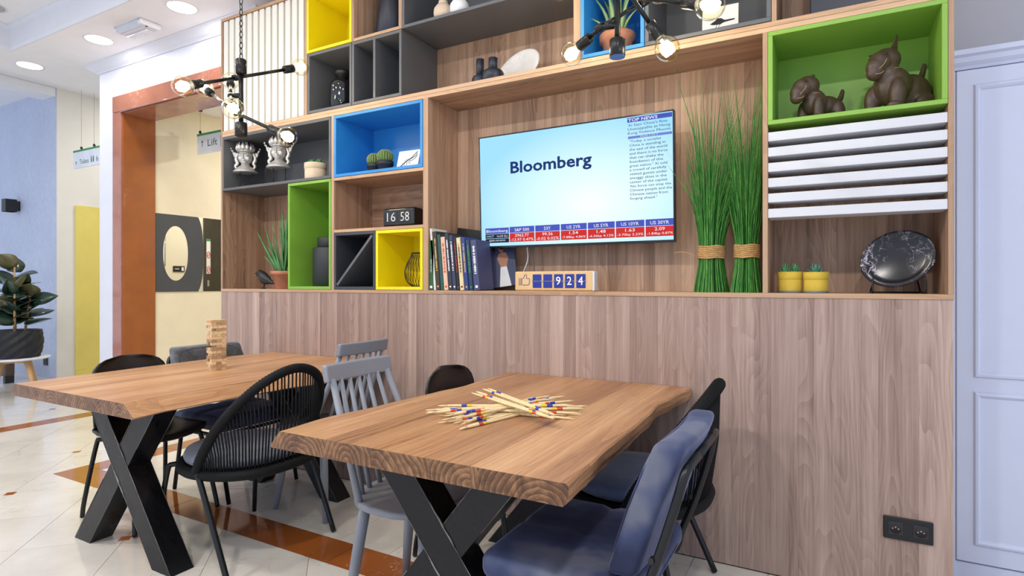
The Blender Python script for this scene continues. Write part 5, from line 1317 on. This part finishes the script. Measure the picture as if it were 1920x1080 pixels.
# ------------------------------------------------------------------ pendant lamps
def pendant(label, hub, z_low, z_chain, arms, blue_cap):
    hub = Vector(hub); r = thing('pendant_lamp', label, 'pendant lamp', (hub.x, hub.y, z_low)); o = (hub.x, hub.y, z_low)
    cap = MB().lathe([(.027, 0), (.030, .002), (.030, .066), (.026, .070), (.010, .071)], (hub.x, hub.y, z_low), 24).build('end_cap', M['dark_metal'], r, o)
    if blue_cap: MB().cyl((hub.x, hub.y, z_low - .001), (hub.x, hub.y, z_low + .002), .029, n=24).build('cap_disc', M['blue_cap'], cap, o)
    MB().cyl((hub.x, hub.y, z_low + .06), (hub.x, hub.y, z_chain - .05), .0115, n=14).build('stem', M['dark_metal'], r, o)
    MB().lathe([(.014, -.062), (.026, -.058), (.027, .010), (.022, .016), (.006, .018)], (hub.x, hub.y, z_chain), 24).build('top_cup', M['dark_metal'], r, o)
    z = z_chain + .014; i = 0; ceil_z = 3.60
    me = None
    while z < ceil_z - .04:
        pts = []
        for j in range(14):
            t = 2 * math.pi * j / 14; a, b = .0085 * math.cos(t), .018 * math.sin(t)
            pts.append((a, 0, b + .016))
        if me is None: me = MB().tube(pts, .0022, 6, loop=True).mesh('chain_link', M['dark_metal'])
        l = bpy.data.objects.new('chain_link', me); COL.objects.link(l); l.parent = r; l.location = (0, 0, z - z_low); l.rotation_euler = (0, 0, R(90) * (i % 2) + .3)
        z += .0285; i += 1
    MB().lathe([(.0, -.03), (.05, -.028), (.06, -.01), (.06, 0)], (hub.x, hub.y, ceil_z), 24).build('ceiling_rose', M['dark_metal'], r, o)
    for (hp, ends) in arms:
        hp = Vector(hp); ax = Vector((hub.x, hub.y, hp.z))
        dirv = (Vector(ends[0]) - Vector(ends[1])).normalized()
        sidev = dirv.cross(Vector((0, 0, 1))).normalized()
        if (hp - ax).length < .03: hp = ax + sidev * .036 * (1 if sidev.y < 0 else -1)
        arm = MB().cyl(ax, hp, .013, n=12).cyl(hp - dirv * .018, hp + dirv * .018, .0155, n=14).build('joint', M['dark_metal'], r, o)
        for e in ends:
            e = Vector(e); d = (e - hp).normalized(); s0 = e - d * .115
            MB().cyl(hp, s0, .0085, n=12).build('arm', M['dark_metal'], r, o)
            MB().tube([s0 - d * .004, s0, s0 + d * .060, s0 + d * .066], [.012, .021, .022, .019], 18).build('socket', M['dark_metal'], r, o)
            # globe bulb: sphere drawn out into a neck
            q = d.orthogonal().normalized(); q2 = d.cross(q); rs = []
            R_ = .0475
            for k_ in range(15):
                ph = math.pi * k_ / 14.0; c_, s_ = math.cos(ph), math.sin(ph)
                ax_ = R_ * c_; rad = R_ * s_
                if c_ < -.86: ax_ = -R_ * .86 - .020 * ((-c_ - .86) / .14); rad = max(.013, .0242 - .011 * ((-c_ - .86) / .14))
                rs.append([e + d * ax_ + (q * math.cos(2 * math.pi * j / 20) + q2 * math.sin(2 * math.pi * j / 20)) * max(rad, .0008) for j in range(20)])
            bl = MB().rings(rs).build('bulb', M['bulb'], r, o)
            fm = MB()
            for j in range(8):
                t = 2 * math.pi * j / 8; s_ = q * math.cos(t) + q2 * math.sin(t)
                fm.tube([e - d * .024 + s_ * .012, e + d * .000 + s_ * .020, e + d * .022 + s_ * .015], .0064, 8)
            fm.cyl(e - d * .040, e - d * .006, .006, .004, 8)
            fm.build('filament', M['filament'], bl, o)
            ld = bpy.data.lights.new('bulb_light', 'POINT'); ld.energy = 1.7; ld.color = (1, .86, .66); ld.shadow_soft_size = .04
            lo = bpy.data.objects.new('bulb_light', ld); COL.objects.link(lo); lo.parent = r; lo.location = e - Vector(o)
    return r
H1 = (-2.643, -.727)
pendant('black branched pendant lamp with six globe bulbs over the far table', (*H1, 0), 1.985, 2.365,
        [((H1[0], H1[1], 2.292), [(-2.593, -1.062, 2.133), (-2.650, -.342, 2.469)]),
         ((H1[0] - .055, H1[1] - .02, 2.195), [(-3.002, -.535, 2.392), (-2.316, -1.004, 2.007)]),
         ((H1[0], H1[1], 2.100), [(-3.080, -.640, 2.330), (-2.328, -.700, 1.951)])], False)
H2 = (-.705, -.515)
pendant('black branched pendant lamp with a blue end disc over the near table', (*H2, 0), 2.098, 2.62,
        [((H2[0] - .065, H2[1] - .01, 2.222), [(-.925, -.443, 2.178), (-.60, -.30, 2.42)]),
         ((H2[0], H2[1], 2.39), [(-.529, -.456, 2.102 + .015), (-.88, -.57, 2.66)]),
         ((H2[0], H2[1], 2.33), [(-.318, -.772, 2.10), (-1.06, -.26, 2.56)])], True)

# ------------------------------------------------------------------ ceiling fittings
def downlight(label, x, y, z, power, rad=.10, col=(1, .97, .92)):
    r = thing('downlight', label, 'ceiling light', (x, y, z), group='recessed ceiling lights')
    MB().lathe([(rad, -.001), (rad + .014, -.004), (rad + .016, 0), (rad + .006, .0)], n=36, cap=False).build('trim_ring', M['plastic_white'], r)
    MB().lathe([(.001, -.0022), (rad, -.0022), (rad, -.0005), (.001, -.0005)], n=32).build('lens', M['lamp_disc'], r)
    ld = bpy.data.lights.new('downlight_lamp', 'AREA'); ld.shape = 'DISK'; ld.size = rad * 2; ld.energy = power; ld.color = col
    lo = bpy.data.objects.new('downlight_lamp', ld); COL.objects.link(lo); lo.parent = r; lo.location = (0, 0, -.004)
downlight('round recessed ceiling light nearest the shelf wall', -4.391, .026, 3.37, 6)
downlight('round recessed ceiling light in the middle of the visible row', -5.618, .030, 3.37, 6)
downlight('round recessed ceiling light furthest from the shelf wall', -6.883, .020, 3.37, 6)
for i, x in enumerate((-5.6, -3.6, -1.6, .4)): downlight('round recessed ceiling light in the coffer behind the camera, %s' % ['leftmost of four', 'second from the left', 'second from the right', 'rightmost of four'][i], x, -3.1, 3.60, 38, .11)
for i, x in enumerate((-4.6, -2.6)): downlight('round recessed ceiling light in the coffer over the %s table' % ['far', 'near'][i], x, -1.7, 3.60, 7, .11)
downlight('added unseen ceiling light brightening the lift corridor', -4.95, 2.2, 3.06, 26)  # unseen lamp, added because the corridor needed light
downlight('round recessed ceiling light in the toilet passage', -7.6, 2.2, 3.73, 22)
e = thing('emergency_light', 'slanted rectangular emergency light on the white soffit', 'emergency light', (-5.04, .045, 3.37))
MB().rings([[(sx * a, sy * b, z) for sx, sy in ((-1, -1), (1, -1), (1, 1), (-1, 1))] for a, b, z in ((.19, .085, 0), (.19, .085, -.012), (.165, .060, -.05), (.15, .05, -.055))], smooth=False).build('diffuser', M['frost'], e)
MB().bbox(.15, .20, -.085, .085, -.045, 0, .008).build('end_cap', M['plastic_white'], e)
MB().bbox(-.20, -.17, -.085, .085, -.040, 0, .006).build('end_cap', M['plastic_white'], e)
MB().tube([(-.15, 0, -.057), (.14, 0, -.057)], .010, 10).build('tube_lamp', M['plastic_white'], e)
MB().bbox(.165, .182, -.03, -.015, -.048, -.044, .001).build('indicator', M['black'], e)
s = thing('ceiling_speaker', 'round grey ceiling speaker in the coffer', 'speaker', (-6.28, -.50, 3.60))
MB().lathe([(.001, -.006), (.095, -.006), (.11, -.003), (.112, 0)], n=36).build('grille', M['speaker'], s)
MB().lathe([(.108, -.004), (.122, -.006), (.126, 0)], n=36, cap=False).build('rim', M['plastic_white'], s)

# ------------------------------------------------------------------ hanging signs
def hanging_sign(label, x0, x1, z0, z1, y, zc, wires, text, tx, icon):
    cx = (x0 + x1) / 2; r = thing('hanging_sign', label, 'sign', (cx, y, z0)); o = (cx, y, z0)
    MB().bbox(x0, x1, y - .006, y + .006, z0, z1 - .022, .001).build('panel', M['sign'], r, o)
    MB().bbox(x0, x1, y - .009, y + .009, z1 - .022, z1, .001).build('green_rail', M['green_print'], r, o)
    for wx in wires:
        MB().cyl((wx, y, z1), (wx, y, zc), .0012, n=6).build('wire', M['dark_metal'], r, o)
        MB().bbox(wx - .016, wx + .016, y - .016, y + .016, zc - .035, zc, .003).build('ceiling_block', M['black'], r, o)
        MB().ell((wx, y, z1 + .018), (.014, .014, .018), 10, 8).build('clamp', M['black'], r, o)
    for (s_, a, b, c, d_) in text: text_mb(s_, a, b, c, d_, y - .0068).build('lettering', M['dkgreen_print'], r, o)
    ic = MB()
    for kind, px, pz, k_ in icon:
        if kind == 'arrow': ic.tube([(px, y - .0065, pz - .03 * k_), (px, y - .0065, pz + .03 * k_)], .003, 5); ic.tube([(px - .014 * k_, y - .0065, pz + .014 * k_), (px, y - .0065, pz + .032 * k_), (px + .014 * k_, y - .0065, pz + .014 * k_)], .003, 5)
        if kind == 'man': ic.box(px - .010 * k_, px + .010 * k_, y - .0072, y - .006, pz - .035 * k_, pz + .018 * k_); ic.cyl((px, y - .0073, pz + .029 * k_), (px, y - .006, pz + .029 * k_), .009 * k_, n=12)
        if kind == 'box': ic.tube([(px + a * .042 * k_, y - .0065, pz + b * .045 * k_) for a, b in ((-1, -1), (1, -1), (1, 1), (-1, 1))], .004, 5, loop=True)
        if kind == 'tri': ic.prism_y([(px - .012 * k_, pz), (px + .012 * k_, pz), (px, pz + .014 * k_)], y - .0072, y - .006)
        if kind == 'wheel': ic.tube([(px + .018 * k_ * math.cos(t * .6), y - .0065, pz - .014 * k_ + .018 * k_ * math.sin(t * .6)) for t in range(10)], .003, 5, loop=True); ic.box(px - .012 * k_, px - .006 * k_, y - .0072, y - .006, pz - .005, pz + .03 * k_)
    ic.build('pictograms', M['dkgreen_print'], r, o)
hanging_sign('hanging white sign reading Lift in the marble portal', -5.80, -5.00, 2.575, 2.79, 1.05, 3.06, (-5.755, -5.05), [('Lift', -5.62, -5.46, 2.645, 2.715)], None, [('arrow', -5.71, 2.68, 1), ('box', -5.35, 2.675, 1.25), ('man', -5.385, 2.67, .9), ('man', -5.35, 2.67, .9), ('man', -5.315, 2.67, .9), ('tri', -5.375, 2.745, 1), ('tri', -5.325, 2.745, 1)])
hanging_sign('hanging white sign reading Toilets in the passage', -8.02, -7.28, 2.61, 2.83, .90, 3.73, (-7.84, -7.55), [('Toilets', -7.87, -7.66, 2.655, 2.71)], None, [('arrow', -7.95, 2.675, .6), ('man', -7.60, 2.69, 1), ('man', -7.555, 2.69, 1), ('wheel', -7.47, 2.69, 1), ('wheel', -7.39, 2.69, 1)])

# ------------------------------------------------------------------ mirror with the big zero, and the lift lobby it reflects
XM = -5.9045
r = thing('wall_mirror', 'frameless mirror with a large grey zero behind the marble portal', 'mirror', (XM, 1.15, 1.137)); o = (XM, 1.15, 1.137)
MB().bbox(XM, XM + .006, .672, 1.75, 1.137, 1.932, .001).build('mirror_glass', M['mirror'], r, o)
def zero(cy, cz, w_, h_, n):
    out = []
    for j in range(n):
        t = 2 * math.pi * j / n; out.append((cy + w_ * math.copysign(abs(math.cos(t)) ** .78, math.cos(t)), cz + h_ * math.copysign(abs(math.sin(t)) ** .60, math.sin(t))))
    return out
n_ = 64; cy, cz = .878, 1.534
def clamp(p): return (min(max(p[0], .674), 1.9), min(max(p[1], 1.1375), 1.9315))
A = [clamp(p) for p in zero(cy, cz, .295, .52, n_)]; B = [(cy + .130 * math.cos(2 * math.pi * j / n_), cz + .282 * math.copysign(abs(math.sin(2 * math.pi * j / n_)) ** .85, math.sin(2 * math.pi * j / n_))) for j in range(n_)]
mb = MB(); X0, X1 = XM + .0061, XM + .009
mb.rings([[(X0, *p) for p in B], [(X1, *p) for p in B], [(X1, *p) for p in A], [(X0, *p) for p in A]], cap=False, smooth=False).build('zero_numeral', M['zero'], r, o)
ld_ = thing('lift_door', 'dark steel lift doorway in the corridor seen in the mirror', 'lift', (-4.0, 2.85, 0)); o = (-4.0, 2.85, 0)
MB().bbox(-4.025, -4.001, 2.40, 2.52, 0, 2.35, .003).bbox(-4.025, -4.001, 3.4, 3.5, 0, 2.35, .003).bbox(-4.025, -4.001, 2.52, 3.4, 2.2, 2.35, .003).build('frame', M['lift_steel'], ld_, o)
for a, b in ((2.52, 2.958), (2.962, 3.4)): MB().bbox(-4.012, -4.002, a, b, 0, 2.2, .002).build('door_leaf', M['lift_steel'], ld_, o)
pl = MB().bbox(-4.030, -4.026, 2.435, 2.495, 1.36, 1.86, .001).build('notice_plate', M['paper'], ld_, o)
MB().box(-4.0315, -4.030, 2.435, 2.495, 1.825, 1.86).build('notice_header', M['green_print'], pl, o)
for zc in (1.63, 1.42): MB().tube([(-4.0312, 2.465 + .023 * math.cos(t * .4), zc + .045 * math.sin(t * .4)) for t in range(16)], .005, 5, loop=True).tube([(-4.0312, 2.452, zc - .02), (-4.0312, 2.478, zc + .02)], .004, 5).build('prohibition_mark', M['red_print'], pl, o)
MB().bbox(-4.030, -4.0255, 2.45, 2.48, 1.18, 1.27, .002).build('call_button', M['chrome'], ld_, o)
ex = thing('exit_sign', 'small dark green exit sign on the corridor wall seen in the mirror', 'exit sign', (-4.0, 2.05, 1.42)); o = (-4.0, 2.05, 1.42)
MB().bbox(-4.012, -4.0005, 1.97, 2.13, 1.38, 1.46, .002).build('panel', M['black'], ex, o)
MB().box(-4.0128, -4.012, 2.085, 2.115, 1.395, 1.445).tube([(-4.0125, 1.99, 1.42), (-4.0125, 2.05, 1.42)], .006, 5).build('pictogram', M['white_print'], ex, o)
for lab, y0, y1, z0, z1 in (('framed notice hanging high on the corridor wall', 2.20, 2.34, 1.45, 1.85), ('framed board beside the exit sign in the corridor', 1.55, 1.86, 1.46, 1.95)):
    nb = thing('framed_notice', lab, 'notice', (-4.0, (y0 + y1) / 2, z0)); o = (-4.0, (y0 + y1) / 2, z0)
    MB().box(-4.008, -4.001, y0, y1, z0, z1).build('sheet', M['paper'], nb, o)
    MB().tube([(-4.008, y0, z0), (-4.008, y1, z0), (-4.008, y1, z1), (-4.008, y0, z1)], .009, 6, loop=True).build('frame', M['chrome'], nb, o)

# ------------------------------------------------------------------ far left corner: sconce, plant on its stand, socket
s = thing('wall_sconce', 'black angular wall sconce on the blue plaster wall', 'wall lamp', (-9.70, .985, 2.275)); o = (-9.70, .985, 2.275)
MB().bbox(-9.75, -9.65, .945, .986, 2.21, 2.34, .003).build('mount', M['black'], s, o)
MB().rings([[(-9.76, .82, z), (-9.64, .82, z), (-9.64, .945, z), (-9.76, .945, z)] for z in (2.19, 2.36)], cap=False, smooth=False).box(-9.76, -9.64, .82, .945, 2.355, 2.36).build('shade', M['black'], s, o)
MB().box(-9.74, -9.66, .84, .93, 2.20, 2.21).build('gold_reflector', M['gold_print'], s, o)
k = thing('wall_socket', 'small black wall socket beside the rubber plant', 'socket', (-8.93, .986, .205)); o = (-8.93, .986, .205)
MB().bbox(-8.985, -8.875, .976, .9865, .155, .255, .003).build('plate', M['black'], k, o); MB().cyl((-8.93, .974, .205), (-8.93, .977, .205), .022, n=20).build('recess', M['charcoal'], k, o)
PX_, PY_ = -7.86, .26
t = thing('plant_stand', 'round white-topped plant stand on splayed oak legs', 'plant stand', (PX_, PY_, 0)); o = (PX_, PY_, 0)
MB().lathe([(.001, .385), (.30, .387), (.318, .398), (.318, .404), (.312, .408), (.001, .408)], (PX_, PY_, 0), 48).build('top', M['plastic_white'], t, o)
for j in range(4):
    a = R(20 + 90 * j); c, s_ = math.cos(a), math.sin(a)
    MB().tube([(PX_ + .15 * c, PY_ + .15 * s_, .385), (PX_ + .27 * c, PY_ + .27 * s_, .004)], [.026, .017], 12).build('leg', M['oak'], t, o)
for a in (R(20), R(110)):
    c, s_ = math.cos(a), math.sin(a); MB().tube([(PX_ - .16 * c, PY_ - .16 * s_, .362), (PX_ + .16 * c, PY_ + .16 * s_, .362)], .018, 8).build('brace', M['oak'], t, o)
r = thing('rubber_plant', 'rubber plant with large dark leaves in a black pleated pot', 'potted plant', (PX_, PY_, .409)); o = (PX_, PY_, .409)
n_ = 24; mb = MB(); rs = []
for i in range(7):
    z = .30 * i / 6; rr = .215 + .03 * math.sin(z * 9)
    rs.append([(PX_ + (rr + .012 * ((j + i) % 2)) * math.cos(2 * math.pi * j / n_), PY_ + (rr + .012 * ((j + i) % 2)) * math.sin(2 * math.pi * j / n_), .409 + z) for j in range(n_)])
rs.append([(PX_ + .20 * math.cos(2 * math.pi * j / n_), PY_ + .20 * math.sin(2 * math.pi * j / n_), .409 + .29) for j in range(n_)])
mb.rings(rs, smooth=False).build('pleated_pot', M['fabric_black'], r, o)
MB().lathe([(.001, .285), (.20, .285), (.20, .292), (.001, .296)], (PX_, PY_, .409), 24).build('soil', M['soil'], r, o)
q = random.Random(4)
for sx, sy, h in ((.0, .0, .72), (.11, -.04, .46), (-.12, .05, .5), (.04, .08, .4)):
    base = Vector((PX_ + sx, PY_ + sy, .69)); top = Vector((PX_ + sx * 1.5, PY_ + sy * 1.5, .69 + h)); MB().tube([base, top], [.014, .008], 8).build('stem', M['bark'], r, o)
    for i in range(11):
        u = .2 + .8 * i / 10; p = base.lerp(top, u); a = i * 2.4 + sx * 20; L = q.uniform(.22, .32) * (1.0 if u < .9 else .8); el = q.uniform(.1, .55) + .5 * (u > .85)
        d = Vector((math.cos(a) * math.cos(el), math.sin(a) * math.cos(el), math.sin(el)))
        if (p + d * L).y > .90: d.y = -abs(d.y)
        side = d.cross(Vector((0, 0, 1))).normalized(); side.rotate(Matrix.Rotation(q.uniform(-.4, 1.1) * (1 if d.x > 0 else -1), 3, d))
        leaf_mb(p, p + d * L, .088, d.cross(side) * -.03, .003, 8, side=side, fold=.12).build('leaf', M['rubber_leaf2'] if i % 4 == 2 else M['rubber_leaf'], r, o)

b = thing('low_bench', 'low brown leather bench half hidden behind the plant stand', 'bench', (-9.16, .55, 0)); o = (-9.16, .55, 0)
MB().rbox(-9.16, .55, .185, .80, .10, .20, .02, 4).build('seat_block', M['dog'], b, o)
for sx in (-.36, .36): MB().bbox(-9.16 + sx - .03, -9.16 + sx + .03, .505, .595, 0, .088, .002).build('foot', M['black'], b, o)
